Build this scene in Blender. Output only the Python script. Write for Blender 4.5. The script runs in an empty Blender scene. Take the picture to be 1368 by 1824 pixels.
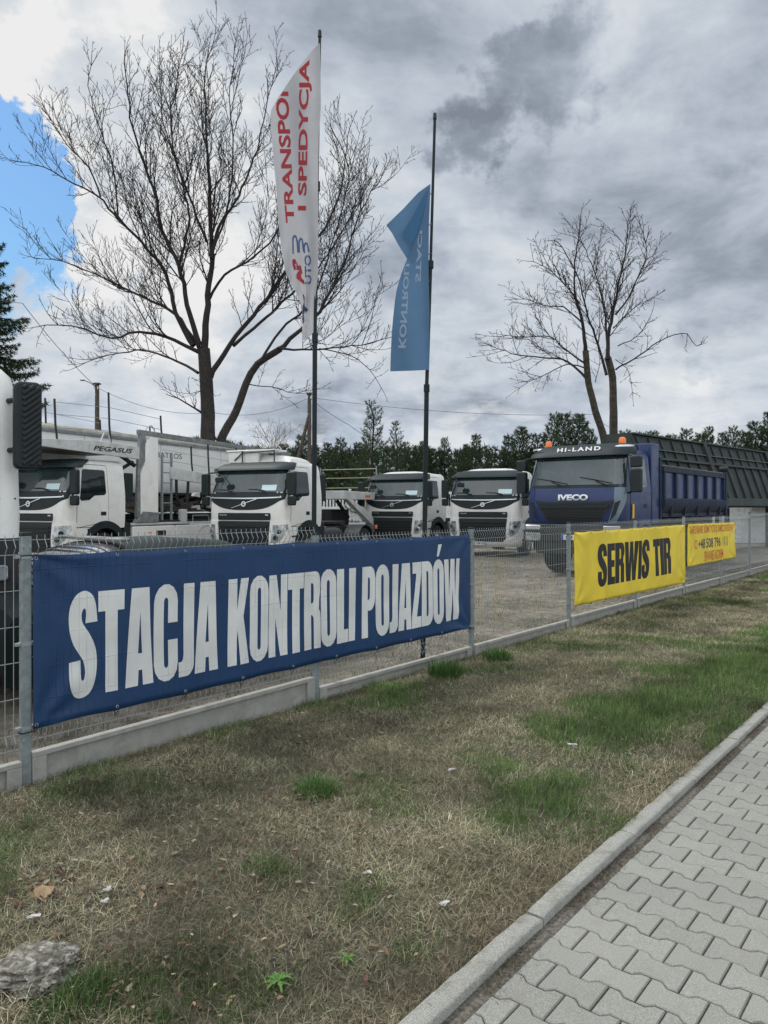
import bpy, bmesh, math, random
import numpy as np
from mathutils import Vector, Matrix, noise
from mathutils.geometry import tessellate_polygon
R = math.radians
PI = math.pi
S = bpy.context.scene
COL = S.collection
rnd = random.Random(7)

# ------------------------------------------------------------------ camera
FPX = 1317.0; CX = 684.0; HY = 903.0; CH = 1.684      # focal (px of the 1368x1824 photo), horizon, eye height
cam_d = bpy.data.cameras.new('camera')
cam = bpy.data.objects.new('camera', cam_d); COL.objects.link(cam)
cam.location = (0, 0, CH); cam.rotation_euler = (R(90), 0, 0)
cam_d.sensor_fit = 'VERTICAL'; cam_d.sensor_height = 36.0
cam_d.lens = FPX/1824*36.0
cam_d.shift_y = -(912-HY)/1824
cam_d.clip_start = 0.05; cam_d.clip_end = 3000
S.camera = cam

def px(x, y, D):                # a point of the photograph at depth D
    return Vector(((x-CX)/FPX*D, D, CH-(y-HY)/FPX*D))
def gp(x, y, z=0.0):            # where the photograph's pixel meets the ground
    D = (CH-z)*FPX/(y-HY)
    return Vector(((x-CX)/FPX*D, D, z))
def pdir(x, y):
    return Vector(((x-CX)/FPX, 1, (HY-y)/FPX)).normalized()

# ------------------------------------------------------------------ world
SUN_EL, SUN_AZ = 52.0, -60.0     # azimuth from the view axis, negative = left
W = bpy.data.worlds.new('World'); S.world = W; W.use_nodes = True
nt = W.node_tree; nt.nodes.clear()
def N(t, typ, **kw):
    n = t.nodes.new(typ)
    for k, v in kw.items(): setattr(n, k, v)
    return n
def lk(t, a, b): t.links.new(a, b)
def setin(t, sock, v):
    if hasattr(v, 'is_output') or isinstance(v, bpy.types.NodeSocket): t.links.new(v, sock)
    elif v is not None: sock.default_value = v
def math_(t, op, a, b=None, c=None, clamp=False):
    n = N(t, 'ShaderNodeMath', operation=op); n.use_clamp = clamp
    setin(t, n.inputs[0], a)
    if b is not None: setin(t, n.inputs[1], b)
    if c is not None: setin(t, n.inputs[2], c)
    return n.outputs[0]
def vmath(t, op, a, b=None, out=0):
    n = N(t, 'ShaderNodeVectorMath', operation=op)
    setin(t, n.inputs[0], a)
    if b is not None: setin(t, n.inputs[1] if op != 'SCALE' else n.inputs['Scale'], b)
    return n.outputs['Value'] if out == 'v' else n.outputs[0]
def mrange(t, v, a, b, c=0.0, d=1.0, smooth=True):
    n = N(t, 'ShaderNodeMapRange'); n.interpolation_type = 'SMOOTHSTEP' if smooth else 'LINEAR'
    setin(t, n.inputs[0], v)
    for i, q in enumerate((a, b, c, d)): setin(t, n.inputs[i+1], q)
    return n.outputs[0]
def mixc(t, f, a, b, blend='MIX'):
    n = N(t, 'ShaderNodeMix', data_type='RGBA'); n.blend_type = blend
    setin(t, n.inputs[0], f)
    for s_, v in ((n.inputs[6], a), (n.inputs[7], b)):
        if isinstance(v, tuple): v = tuple(v)+((1,) if len(v) == 3 else ())
        setin(t, s_, v)
    return n.outputs[2]
def noise_(t, vec, scale, detail=6, rough=0.55, dist=0.0, out='Fac', w=None):
    n = N(t, 'ShaderNodeTexNoise')
    if vec is not None: lk(t, vec, n.inputs['Vector'])
    n.inputs['Scale'].default_value = scale; n.inputs['Detail'].default_value = detail
    n.inputs['Roughness'].default_value = rough; n.inputs['Distortion'].default_value = dist
    return n.outputs[out]

def build_world():
    t = nt
    out = N(t, 'ShaderNodeOutputWorld'); bg = N(t, 'ShaderNodeBackground')
    bg.inputs['Strength'].default_value = 0.1
    lk(t, bg.outputs[0], out.inputs[0])
    sky = N(t, 'ShaderNodeTexSky'); sky.sky_type = 'NISHITA'; sky.sun_disc = False
    sky.sun_elevation = R(SUN_EL); sky.sun_rotation = R(SUN_AZ)
    sky.air_density = 1.6; sky.dust_density = 1.0; sky.ozone_density = 2.0
    tc = N(t, 'ShaderNodeTexCoord'); d = tc.outputs['Generated']
    sep = N(t, 'ShaderNodeSeparateXYZ'); lk(t, d, sep.inputs[0])
    dz = sep.outputs[2]; dy = sep.outputs[1]
    # cloud layer: direction projected on a plane, softened towards the horizon
    den = math_(t, 'ADD', math_(t, 'MAXIMUM', dz, 0.0), 0.42)
    pl = vmath(t, 'DIVIDE', d, None)
    n = pl.node
    cmb = N(t, 'ShaderNodeCombineXYZ')
    for i in range(3): lk(t, den, cmb.inputs[i])
    lk(t, cmb.outputs[0], n.inputs[1])
    p = vmath(t, 'MULTIPLY', pl, (1.0, 1.0, 2.2))
    w1 = vmath(t, 'SCALE', vmath(t, 'SUBTRACT', noise_(t, d, 5.0, 7, 0.62, 0, 'Color'), (.5, .5, .5)), 0.26)
    w2 = vmath(t, 'SCALE', vmath(t, 'SUBTRACT', noise_(t, d, 26.0, 5, 0.6, 0, 'Color'), (.5, .5, .5)), 0.09)
    dd = vmath(t, 'NORMALIZE', vmath(t, 'ADD', vmath(t, 'ADD', d, w1), w2))
    def blob(x, y, rin, rout):
        dot = vmath(t, 'DOT_PRODUCT', dd, tuple(pdir(x, y)), out='v')
        return mrange(t, dot, math.cos(R(rout)), math.cos(R(rin)))
    def sumb(lst):
        acc = None
        for x, y, a, b, wgt in lst:
            m = math_(t, 'MULTIPLY', blob(x, y, a, b), wgt)
            acc = m if acc is None else math_(t, 'ADD', acc, m)
        return acc
    f1 = noise_(t, p, 1.5, 9, 0.56, 0.25)
    f2 = noise_(t, p, 4.2, 8, 0.6, 0.3)
    off = vmath(t, 'ADD', p, (-0.05, 0.05, 0.10))
    f1b = noise_(t, off, 1.5, 9, 0.56, 0.25)
    f2b = noise_(t, off, 4.2, 8, 0.6, 0.3)
    edge = math_(t, 'ADD', math_(t, 'MULTIPLY', math_(t, 'SUBTRACT', f1, f1b), 1.15),
                 math_(t, 'MULTIPLY', math_(t, 'SUBTRACT', f2, f2b), .9))
    b = math_(t, 'ADD', math_(t, 'MULTIPLY', math_(t, 'SUBTRACT', f1, 0.5), .6), edge)
    b = math_(t, 'ADD', b, math_(t, 'MULTIPLY', math_(t, 'SUBTRACT', f2, 0.5), 0.30))
    bright = sumb([(240, 380, 2, 15, .27), (20, 110, 1, 6, .30), (430, 560, 2, 9, .20), (130, 440, 1, 5, .24), (640, 500, 2, 8, .12),
                   (100, 300, 1, 5, .16), (1180, 760, 1, 7, .30), (880, 560, 1, 8, .18), (800, 770, 1, 5, .15), (320, 700, 1, 6, .12), (1340, 640, 1, 5, .15)])
    dark = sumb([(1010, 150, .3, 4.8, .50), (890, 250, .2, 3.0, .40), (700, 420, 1, 6, .10), (1330, 90, 1, 8, .22), (560, 30, 2, 11, .16), (1240, 640, .2, 1.6, .20),
                 (1200, 400, 3, 14, .04), (560, 700, 1, 6, .10), (180, 760, 1, 6, .10)])
    b = math_(t, 'ADD', math_(t, 'SUBTRACT', math_(t, 'ADD', b, bright), dark), 0.515, clamp=True)
    ramp = N(t, 'ShaderNodeValToRGB'); lk(t, b, ramp.inputs[0])
    cr = ramp.color_ramp
    pts = [(0.0, (1.7, 1.95, 2.35)), (0.22, (2.5, 2.85, 3.4)), (0.44, (3.6, 4.0, 4.6)), (0.66, (4.6, 5.0, 5.5)), (0.86, (5.5, 5.75, 6.0)), (1.0, (6.6, 6.6, 6.6))]
    while len(cr.elements) < len(pts): cr.elements.new(0.5)
    for e, (q, c) in zip(cr.elements, pts): e.position = q; e.color = (*[v*.1 for v in c], 1)
    cloud = vmath(t, 'SCALE', ramp.outputs[0], 10.0)
    # blue gaps
    gap = sumb([(-30, 340, 3.2, 6.6, 1.0), (40, 300, 1, 4.2, .9), (-60, 420, 4, 7.5, .8), (60, 400, .3, 2.2, .55)])
    gap = mrange(t, math_(t, 'ADD', gap, math_(t, 'MULTIPLY', math_(t, 'SUBTRACT', noise_(t, d, 11.0, 9, 0.68, 0.4), 0.5), 2.2)), 0.30, 1.0)
    haze = math_(t, 'MULTIPLY', mrange(t, dz, 0.22, 0.0), mrange(t, f2, 0.42, 0.6))
    skyc = vmath(t, 'MULTIPLY', sky.outputs[0], (0.50, 0.72, 0.95))
    c = mixc(t, gap, cloud, skyc)
    c = mixc(t, math_(t, 'MULTIPLY', haze, 0.5), c, (3.6, 4.5, 5.9))
    c = mixc(t, math_(t, 'MULTIPLY', mrange(t, dz, 0.26, 0.02), mrange(t, noise_(t, p, 6.5, 7, .6, .4), .47, .62, 0, .8)), c, (6.2, 6.4, 6.5))
    # unseen sky boosted overhead and behind the camera to light trucks and ground
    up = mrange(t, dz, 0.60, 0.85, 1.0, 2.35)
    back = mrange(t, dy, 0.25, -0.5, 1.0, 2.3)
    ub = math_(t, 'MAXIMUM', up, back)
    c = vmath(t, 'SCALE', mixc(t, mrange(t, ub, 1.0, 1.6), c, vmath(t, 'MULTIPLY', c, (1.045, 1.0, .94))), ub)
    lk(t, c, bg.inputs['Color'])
build_world()

sun_d = bpy.data.lights.new('sun', 'SUN'); sun = bpy.data.objects.new('sun', sun_d); COL.objects.link(sun)
sun_d.energy = 2.1; sun_d.angle = R(9); sun_d.color = (1.0, 0.97, 0.92)
sd = Vector((math.sin(R(SUN_AZ))*math.cos(R(SUN_EL)), math.cos(R(SUN_AZ))*math.cos(R(SUN_EL)), math.sin(R(SUN_EL))))
sun.rotation_euler = sd.to_track_quat('Z', 'Y').to_euler(); sun.location = (-10, 5, 30)
S.view_settings.view_transform = 'Standard'; S.view_settings.look = 'None'
S.view_settings.exposure = 0.36; S.view_settings.gamma = 1.0; S.view_settings.use_curve_mapping = False

# ------------------------------------------------------------------ materials
MATS = {}
def mat(name, col, rough=0.6, metal=0.0, var=0.0, vscale=6.0, bump=0.0, bscale=40.0, spec=0.5, coat=0.0,
        dirt=None, dirt_amt=0.0, dscale=3.0, ior=None, emit=None, trans=0.0):
    if name in MATS: return MATS[name]
    m = bpy.data.materials.new(name); m.use_nodes = True; MATS[name] = m
    t = m.node_tree; b = t.nodes['Principled BSDF']
    b.inputs['Roughness'].default_value = rough; b.inputs['Metallic'].default_value = metal
    b.inputs['Specular IOR Level'].default_value = spec; b.inputs['Coat Weight'].default_value = coat
    b.inputs['Coat Roughness'].default_value = 0.08
    if ior: b.inputs['IOR'].default_value = ior
    if emit: b.inputs['Emission Color'].default_value = (*emit[:3], 1); b.inputs['Emission Strength'].default_value = emit[3]
    tc = N(t, 'ShaderNodeTexCoord'); v = tc.outputs['Object']
    c = None
    if var > 0:
        f = noise_(t, v, vscale, 6, 0.6)
        lo = tuple(q*(1-var) for q in col); hi = tuple(min(1, q*(1+var)) for q in col)
        c = mixc(t, mrange(t, f, 0.3, 0.7), lo, hi)
    if dirt:
        f = noise_(t, v, dscale, 8, 0.68, 0.6)
        g = math_(t, 'MULTIPLY', mrange(t, f, 0.45, 0.72), dirt_amt)
        c = mixc(t, g, c if c is not None else tuple(col), dirt)
        lk(t, mrange(t, f, 0.4, 0.75, rough, min(1, rough+.3)), b.inputs['Roughness'])
    if c is not None: lk(t, c, b.inputs['Base Color'])
    else: b.inputs['Base Color'].default_value = (*col, 1)
    if bump > 0:
        bn = N(t, 'ShaderNodeBump'); bn.inputs['Strength'].default_value = bump; bn.inputs['Distance'].default_value = 0.01
        lk(t, noise_(t, v, bscale, 5, 0.6), bn.inputs['Height']); lk(t, bn.outputs[0], b.inputs['Normal'])
    if trans > 0:
        tr = N(t, 'ShaderNodeBsdfTranslucent'); tr.inputs[0].default_value = (*col, 1)
        if c is not None: lk(t, c, tr.inputs[0])
        mx = N(t, 'ShaderNodeMixShader'); mx.inputs[0].default_value = trans
        o = t.nodes['Material Output']; lk(t, b.outputs[0], mx.inputs[1]); lk(t, tr.outputs[0], mx.inputs[2]); lk(t, mx.outputs[0], o.inputs[0])
    return m
DIRT = (0.16, 0.135, 0.10)
M_white = mat('white_paint', (.74, .74, .71), .32, var=.04, vscale=2, dirt=(.42, .39, .33), dirt_amt=.30, dscale=2.2, coat=.3)
M_offwhite = mat('grey_white_paint', (.50, .51, .50), .5, var=.10, vscale=3, dirt=(.25, .23, .2), dirt_amt=.5, dscale=4)
M_plastic = mat('dark_plastic', (.009, .017, .019), .5, var=.2, dirt=(.030, .032, .030), dirt_amt=.4, spec=.35)
M_black = mat('black_rubber', (.009, .010, .011), .8, var=.3, dirt=(.045, .040, .033), dirt_amt=.45, dscale=5)
M_visor = mat('visor_plastic', (.016, .028, .031), .6, spec=.35)
M_chassis = mat('chassis_dark_metal', (.010, .013, .015), .65, var=.3, dirt=(.07, .06, .045), dirt_amt=.3)
M_glass = mat('windscreen_glass', (.022, .042, .046), .05, spec=.7, ior=1.55, coat=.5, var=.5, vscale=1.3)
M_sglass = mat('side_glass', (.008, .013, .015), .06, spec=.7)
M_chrome = mat('bright_metal', (.62, .64, .66), .28, metal=.9)
M_lens = mat('headlight_lens', (.30, .33, .34), .15, metal=.3, coat=1.0, var=.45, vscale=9)
M_rim = mat('steel_rim', (.38, .39, .39), .45, metal=.5, dirt=DIRT, dirt_amt=.5, dscale=9)
M_orange = mat('orange_lens', (.85, .18, .01), .25, coat=.5)
M_blue = mat('dark_blue_paint', (.003, .020, .100), .35, var=.12, coat=.25, dirt=(.018, .038, .075), dirt_amt=.3, dscale=3)
M_bluebody = mat('worn_blue_steel', (.005, .016, .042), .6, var=.3, vscale=5, dirt=(.030, .036, .048), dirt_amt=.5, dscale=4)
M_steelblue = mat('greyblue_panel', (.10, .15, .20), .35, coat=.4, dirt=(.16, .16, .15), dirt_amt=.3)
M_text_w = mat('white_lettering', (.72, .74, .74), .6)
M_galv = mat('galvanised_steel', (.20, .235, .24), .5, metal=.25, var=.22, vscale=25, dirt=(.30, .31, .30), dirt_amt=.35, dscale=30)
M_wire = mat('galvanised_wire', (.30, .33, .34), .45, metal=.4)
M_conc = mat('concrete', (.30, .30, .275), .9, var=.14, vscale=5, bump=.5, bscale=120, dirt=(.17, .165, .14), dirt_amt=.6, dscale=5)
M_greenst = mat('dark_green_steel', (.015, .027, .025), .6, var=.3, vscale=2, dirt=(.042, .036, .028), dirt_amt=.5, dscale=2.5)
M_bark = mat('bark', (.026, .021, .018), .95, var=.45, vscale=9, bump=1.0, bscale=30)
M_twig = mat('twig_bark', (.017, .013, .012), .9, var=.3, vscale=3)
M_bark2 = mat('mossy_bark', (.042, .035, .026), .95, var=.4, vscale=5, bump=1.0, bscale=25)
M_pole = mat('pole_green_black', (.010, .020, .022), .6, spec=.25)
M_wood = mat('weathered_wood', (.075, .062, .05), .9, var=.4, vscale=8)
M_deck = mat('grey_steel', (.20, .215, .225), .5, metal=.3, var=.25, vscale=6, dirt=DIRT, dirt_amt=.4)
M_yellow = mat('yellow_paint', (.65, .45, .03), .5)
M_paley = mat('faded_yellow_steel', (.34, .32, .20), .6)
M_plate = mat('plate_white', (.62, .64, .62), .5)
M_tie = mat('black_tie', (.012, .012, .014), .6)

# ------------------------------------------------------------------ mesh helpers
def tag(o, label=None, cat=None, group=None, kind=None):
    if label: o['label'] = label
    if cat: o['category'] = cat
    if group: o['group'] = group
    if kind: o['kind'] = kind
    return o
def link(name, me, m, parent=None, sharp=35):
    o = bpy.data.objects.new(name, me); COL.objects.link(o)
    if m is not None and len(me.materials) == 0: me.materials.append(m)
    if sharp is not None and len(me.polygons):
        me.polygons.foreach_set('use_smooth', [True]*len(me.polygons))
        me.set_sharp_from_angle(angle=R(sharp))
    if parent is not None: o.parent = parent
    return o
def empty(name, loc, rz=0.0, label=None, cat=None, group=None):
    o = bpy.data.objects.new(name, None); COL.objects.link(o); o.location = loc; o.rotation_euler = (0, 0, rz)
    o.empty_display_size = .3
    return tag(o, label, cat, group)
def kids(o): return [c for c in list(COL.objects) if c.parent == o]
def copy_tree(o, parent=None):
    c = o.copy(); COL.objects.link(c)
    if parent is not None: c.parent = parent
    for ch in kids(o): copy_tree(ch, c)
    return c

class MB:
    def __init__(s): s.v = []; s.f = []; s.M = None
    def add(s, vs, fs):
        b = len(s.v)
        if s.M is not None: vs = [s.M @ Vector(q) for q in vs]
        s.v += [tuple(q) for q in vs]; s.f += [tuple(i+b for i in q) for q in fs]; return s
    def box(s, x0, x1, y0, y1, z0, z1, tx=0, ty=0):
        vs = [(x0, y0, z0), (x1, y0, z0), (x1, y1, z0), (x0, y1, z0), (x0+tx, y0+ty, z1), (x1-tx, y0+ty, z1), (x1-tx, y1-ty, z1), (x0+tx, y1-ty, z1)]
        return s.add(vs, [(0, 3, 2, 1), (4, 5, 6, 7), (0, 1, 5, 4), (1, 2, 6, 5), (2, 3, 7, 6), (3, 0, 4, 7)])
    def bar(s, p, q, w, h=None, up=(0, 0, 1)):      # rectangular bar between two points
        h = h or w; p = Vector(p); q = Vector(q); d = (q-p).normalized(); up = Vector(up)
        if abs(d.dot(up)) > .99: up = Vector((1, 0, 0))
        a = d.cross(up).normalized()*w/2; b = a.cross(d).normalized()*h/2
        vs = [p-a-b, p+a-b, p+a+b, p-a+b, q-a-b, q+a-b, q+a+b, q-a+b]
        return s.add(vs, [(0, 3, 2, 1), (4, 5, 6, 7), (0, 1, 5, 4), (1, 2, 6, 5), (2, 3, 7, 6), (3, 0, 4, 7)])
    def cyl(s, p, q, r0, r1=None, n=12, caps=True):
        r1 = r0 if r1 is None else r1; p = Vector(p); q = Vector(q); d = (q-p).normalized()
        a = d.orthogonal().normalized(); b = d.cross(a)
        vs = [p+(a*math.cos(2*PI*i/n)+b*math.sin(2*PI*i/n))*r0 for i in range(n)]
        vs += [q+(a*math.cos(2*PI*i/n)+b*math.sin(2*PI*i/n))*r1 for i in range(n)]
        fs = [(i, (i+1) % n, n+(i+1) % n, n+i) for i in range(n)]
        if caps: fs += [tuple(range(n-1, -1, -1)), tuple(range(n, 2*n))]
        return s.add(vs, fs)
    def tube(s, pts, r, n=6):
        pts = [Vector(p) for p in pts]; rs = r if isinstance(r, (list, tuple)) else [r]*len(pts)
        vs = []; a = None
        for i, p in enumerate(pts):
            d = (pts[min(i+1, len(pts)-1)]-pts[max(i-1, 0)]).normalized()
            if a is None: a = d.orthogonal().normalized()
            a = (a-d*a.dot(d)).normalized(); b = d.cross(a)
            vs += [p+(a*math.cos(2*PI*k/n)+b*math.sin(2*PI*k/n))*rs[i] for k in range(n)]
        fs = []
        for i in range(len(pts)-1):
            for k in range(n): fs.append((i*n+k, i*n+(k+1) % n, (i+1)*n+(k+1) % n, (i+1)*n+k))
        fs += [tuple(range(n-1, -1, -1)), tuple(range((len(pts)-1)*n, len(pts)*n))]
        return s.add(vs, fs)
    def prism(s, poly, axis, a, b):                 # polygon in the two other axes, extruded along axis
        def mk(u, v, w):
            return {'x': (w, u, v), 'y': (u, w, v), 'z': (u, v, w)}[axis]
        n = len(poly); vs = [mk(u, v, a) for u, v in poly]+[mk(u, v, b) for u, v in poly]
        fs = [(i, (i+1) % n, n+(i+1) % n, n+i) for i in range(n)]+[tuple(range(n-1, -1, -1)), tuple(range(n, 2*n))]
        return s.add(vs, fs)
    def lathe(s, prof, c, axis='x', n=28):          # profile of (radius, offset along axis)
        vs = []; c = Vector(c)
        for r, o in prof:
            for k in range(n):
                ca, sa = math.cos(2*PI*k/n)*r, math.sin(2*PI*k/n)*r
                vs.append(c+(Vector((o, ca, sa)) if axis == 'x' else Vector((ca, o, sa)) if axis == 'y' else Vector((ca, sa, o))))
        fs = []
        for i in range(len(prof)-1):
            for k in range(n): fs.append((i*n+k, i*n+(k+1) % n, (i+1)*n+(k+1) % n, (i+1)*n+k))
        return s.add(vs, fs)
    def build(s, name, m, parent=None, bevel=0.0, sharp=35, fix=True):
        me = bpy.data.meshes.new(name); me.from_pydata(s.v, [], s.f); me.update()
        if fix:
            bm = bmesh.new(); bm.from_mesh(me); bmesh.ops.recalc_face_normals(bm, faces=bm.faces); bm.to_mesh(me); bm.free()
        o = link(name, me, m, parent, sharp)
        if bevel > 0:
            md = o.modifiers.new('bevel', 'BEVEL'); md.width = bevel; md.segments = 2; md.limit_method = 'ANGLE'; md.angle_limit = R(35)
            me.polygons.foreach_set('use_smooth', [True]*len(me.polygons))
        return o

def poly_bm(loops):
    """2-D loops (first outer, others holes) -> bmesh in the plane"""
    bm = bmesh.new(); vs = []
    for lp in loops: vs += [bm.verts.new((p[0], p[1], 0)) for p in lp]
    for tri in tessellate_polygon([[Vector((p[0], p[1], 0)) for p in lp] for lp in loops]):
        try: bm.faces.new([vs[i] for i in tri])
        except ValueError: pass
    return bm
def join_bm(dst, src, M=None):
    me = bpy.data.meshes.new('tmp'); src.to_mesh(me)
    if M is not None: me.transform(M)
    dst.from_mesh(me); bpy.data.meshes.remove(me)
def text_bm(txt, size=1.0, bold=0.0, sx=1.0, spacing=1.0, shear=0.0):
    cu = bpy.data.curves.new('t', 'FONT'); cu.body = txt; cu.size = size; cu.offset = bold; cu.space_character = spacing; cu.shear = shear
    cu.align_x = 'CENTER'; cu.align_y = 'CENTER'; cu.resolution_u = 3
    o = bpy.data.objects.new('t', cu); COL.objects.link(o)
    dg = bpy.context.evaluated_depsgraph_get(); dg.update()
    me = bpy.data.meshes.new_from_object(o.evaluated_get(dg))
    bpy.data.objects.remove(o); bpy.data.curves.remove(cu)
    bm = bmesh.new(); bm.from_mesh(me); bpy.data.meshes.remove(me)
    bmesh.ops.remove_doubles(bm, verts=bm.verts, dist=1e-5)
    if bm.verts:
        xs = [v.co.x for v in bm.verts]; ys = [v.co.y for v in bm.verts]; cx = (min(xs)+max(xs))/2; cy = (min(ys)+max(ys))/2
        for v in bm.verts: v.co.x = (v.co.x-cx)*sx; v.co.y -= cy
    return bm
def fit_bm(bm, x0, x1, y0, y1):
    xs = [v.co.x for v in bm.verts]; ys = [v.co.y for v in bm.verts]
    ax, bx, ay, by = min(xs), max(xs), min(ys), max(ys)
    for v in bm.verts:
        v.co.x = x0+(v.co.x-ax)/(bx-ax)*(x1-x0); v.co.y = y0+(v.co.y-ay)/(by-ay)*(y1-y0)
    return bm
def cut_grid(bm, gx, gy):
    if not bm.verts: return
    xs = [v.co.x for v in bm.verts]; ys = [v.co.y for v in bm.verts]
    for ax, g, lo, hi in ((0, gx, min(xs), max(xs)), (1, gy, min(ys), max(ys))):
        if not g: continue
        k = math.floor(lo/g)+1
        while k*g < hi-1e-6:
            co = [0, 0, 0]; no = [0, 0, 0]; co[ax] = k*g; no[ax] = 1
            bmesh.ops.bisect_plane(bm, geom=bm.verts[:]+bm.edges[:]+bm.faces[:], plane_co=co, plane_no=no, dist=1e-6); k += 1
def clip_bm(bm, co, no):
    bmesh.ops.bisect_plane(bm, geom=bm.verts[:]+bm.edges[:]+bm.faces[:], plane_co=co, plane_no=no, dist=1e-6, clear_outer=True)
def patch(bm, f, name, m, parent=None, off=0.004, thick=0.0, g=0.1, gy=None, sharp=35):
    """lay flat shapes onto a surface f(u, v, off), optionally with a rim of given depth"""
    cut_grid(bm, g, gy if gy is not None else g)
    new = set()
    if thick > 0:
        be = [e for e in bm.edges if e.is_boundary]
        r = bmesh.ops.extrude_edge_only(bm, edges=be)
        new = {v for v in r['geom'] if isinstance(v, bmesh.types.BMVert)}
    for v in bm.verts:
        v.co = f(v.co.x, v.co.y, off-thick if v in new else off)
    if thick > 0: bmesh.ops.recalc_face_normals(bm, faces=bm.faces)
    me = bpy.data.meshes.new(name); bm.to_mesh(me); bm.free()
    return link(name, me, m, parent, sharp)
def rrect(x0, x1, y0, y1, r=0.0, n=5):
    if r <= 0: return [(x0, y0), (x1, y0), (x1, y1), (x0, y1)]
    out = []
    for cx, cy, a in ((x1-r, y0+r, -90), (x1-r, y1-r, 0), (x0+r, y1-r, 90), (x0+r, y0+r, 180)):
        for i in range(n+1):
            t = R(a+90*i/n); out.append((cx+r*math.cos(t), cy+r*math.sin(t)))
    return out
def smooth_loop(pts, corners=(), n=4):
    out = []; L = len(pts)
    for i in range(L):
        p0, p1, p2, p3 = pts[i-1], pts[i], pts[(i+1) % L], pts[(i+2) % L]
        c1, c2 = i in corners, (i+1) % L in corners
        if c1: p0 = p1
        if c2: p3 = p2
        out.append(p1)
        if c1 and c2: continue
        for k in range(1, n):
            t = k/n
            out.append(tuple(.5*((2*p1[j])+(-p0[j]+p2[j])*t+(2*p0[j]-5*p1[j]+4*p2[j]-p3[j])*t*t+(-p0[j]+3*p1[j]-3*p2[j]+p3[j])*t**3) for j in (0, 1)))
    return out

# ------------------------------------------------------------------ fence frame: local x runs along the fence, -y towards the pavement
UX, UY = .634, .773
P0 = Vector((-2.183, 4.5, 0)); FANG = math.atan2(UY, UX)
FM_ = Matrix.Translation(P0) @ Matrix.Rotation(FANG, 4, 'Z')
FI_ = FM_.inverted()
def fl(p): return FI_ @ Vector(p)
PITCH = 2.5

# ------------------------------------------------------------------ value noise for numpy scatter
def vnoise(x, y, seed=0):
    xi = np.floor(x).astype(np.int64); yi = np.floor(y).astype(np.int64); fx = x-xi; fy = y-yi
    fx = fx*fx*(3-2*fx); fy = fy*fy*(3-2*fy)
    def h(a, b):
        n = (a*374761393+b*668265263+seed*1442695041) & 0x7fffffff
        n = ((n ^ (n >> 13))*1274126177) & 0x7fffffff
        return ((n ^ (n >> 16)) & 0xffff)/65535.0
    return (h(xi, yi)*(1-fx)+h(xi+1, yi)*fx)*(1-fy)+(h(xi, yi+1)*(1-fx)+h(xi+1, yi+1)*fx)*fy
def fbm(x, y, seed=0, o=4):
    s = 0; a = .5; t = 0
    for i in range(o): s = s+a*vnoise(x*2**i, y*2**i, seed+i*7); t += a; a *= .55
    return s/t
def verge_z(s, t):       # s along the fence, t towards the pavement
    return 0.05*(fbm(s*.7, t*.7, 3, 3)-.5)+0.03*(fbm(s*4, t*4, 5, 2)-.5)+0.006

GREEN = [(gp(1110, 1300), .85, .40, 1.0), (gp(1210, 1255), 1.0, .48, 1.0), (gp(1330, 1200), 2.2, .6, 1.0), (gp(1300, 1300), .6, .2, .9), (gp(960, 1420), .5, .30, 1.0), (gp(900, 1380), .3, .2, .7),
         (gp(565, 1405), .11, .11, .8), (gp(640, 1600), .25, .2, .5), (gp(150, 1770), .14, .09, .6), (gp(350, 1750), .35, .16, .12), (gp(500, 1560), .2, .15, .45),
         (gp(700, 1240), .7, .3, .35), (gp(480, 1330), .5, .3, .25), (gp(1290, 1080), 1.2, .5, .25), (gp(740, 1700), .15, .1, .6), (gp(300, 1700), .3, .2, .2)]
def greenness(X, Y):
    g = np.zeros_like(X)
    for c, a, b, w in GREEN:
        dx = X-c.x; dy = Y-c.y; u = dx*UX+dy*UY; v = dx*UY-dy*UX
        g = np.maximum(g, w*np.exp(-((u/a)**2+(v/b)**2)))
    n = fbm(X*1.6+5, Y*1.6, 11, 4)
    return np.clip(g*(.55+.9*fbm(X*5, Y*5, 2, 3))+np.clip((n-.48)*2.4, 0, .5), 0, 1)

def col_mesh(name, V, F, C, m, rough=None):
    """V (n,3), F list of arrays (m,k), C per-vertex colour"""
    me = bpy.data.meshes.new(name)
    me.vertices.add(len(V)); me.vertices.foreach_set('co', np.asarray(V, np.float32).ravel())
    loops = np.concatenate([f.ravel() for f in F]).astype(np.int32)
    tot = np.concatenate([np.full(len(f), f.shape[1], np.int32) for f in F])
    st = np.concatenate([[0], np.cumsum(tot)[:-1]]).astype(np.int32)
    me.loops.add(len(loops)); me.loops.foreach_set('vertex_index', loops)
    me.polygons.add(len(tot)); me.polygons.foreach_set('loop_start', st); me.polygons.foreach_set('loop_total', tot)
    if C is not None:
        a = me.color_attributes.new('tint', 'FLOAT_COLOR', 'POINT')
        c4 = np.ones((len(V), 4), np.float32); c4[:, :3] = C; a.data.foreach_set('color', c4.ravel())
    me.update(calc_edges=True); me.validate()
    me.materials.append(m); return me
def tint_mat(name, rough=.8, trans=.25):
    m = bpy.data.materials.new(name); m.use_nodes = True; t = m.node_tree; b = t.nodes['Principled BSDF']
    at = N(t, 'ShaderNodeAttribute'); at.attribute_name = 'tint'
    lk(t, at.outputs['Color'], b.inputs['Base Color']); b.inputs['Roughness'].default_value = rough; b.inputs['Specular IOR Level'].default_value = .2
    if trans:
        tr = N(t, 'ShaderNodeBsdfTranslucent'); lk(t, at.outputs['Color'], tr.inputs[0])
        mx = N(t, 'ShaderNodeMixShader'); mx.inputs[0].default_value = trans
        o = t.nodes['Material Output']; lk(t, b.outputs[0], mx.inputs[1]); lk(t, tr.outputs[0], mx.inputs[2]); lk(t, mx.outputs[0], o.inputs[0])
    return m
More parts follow.
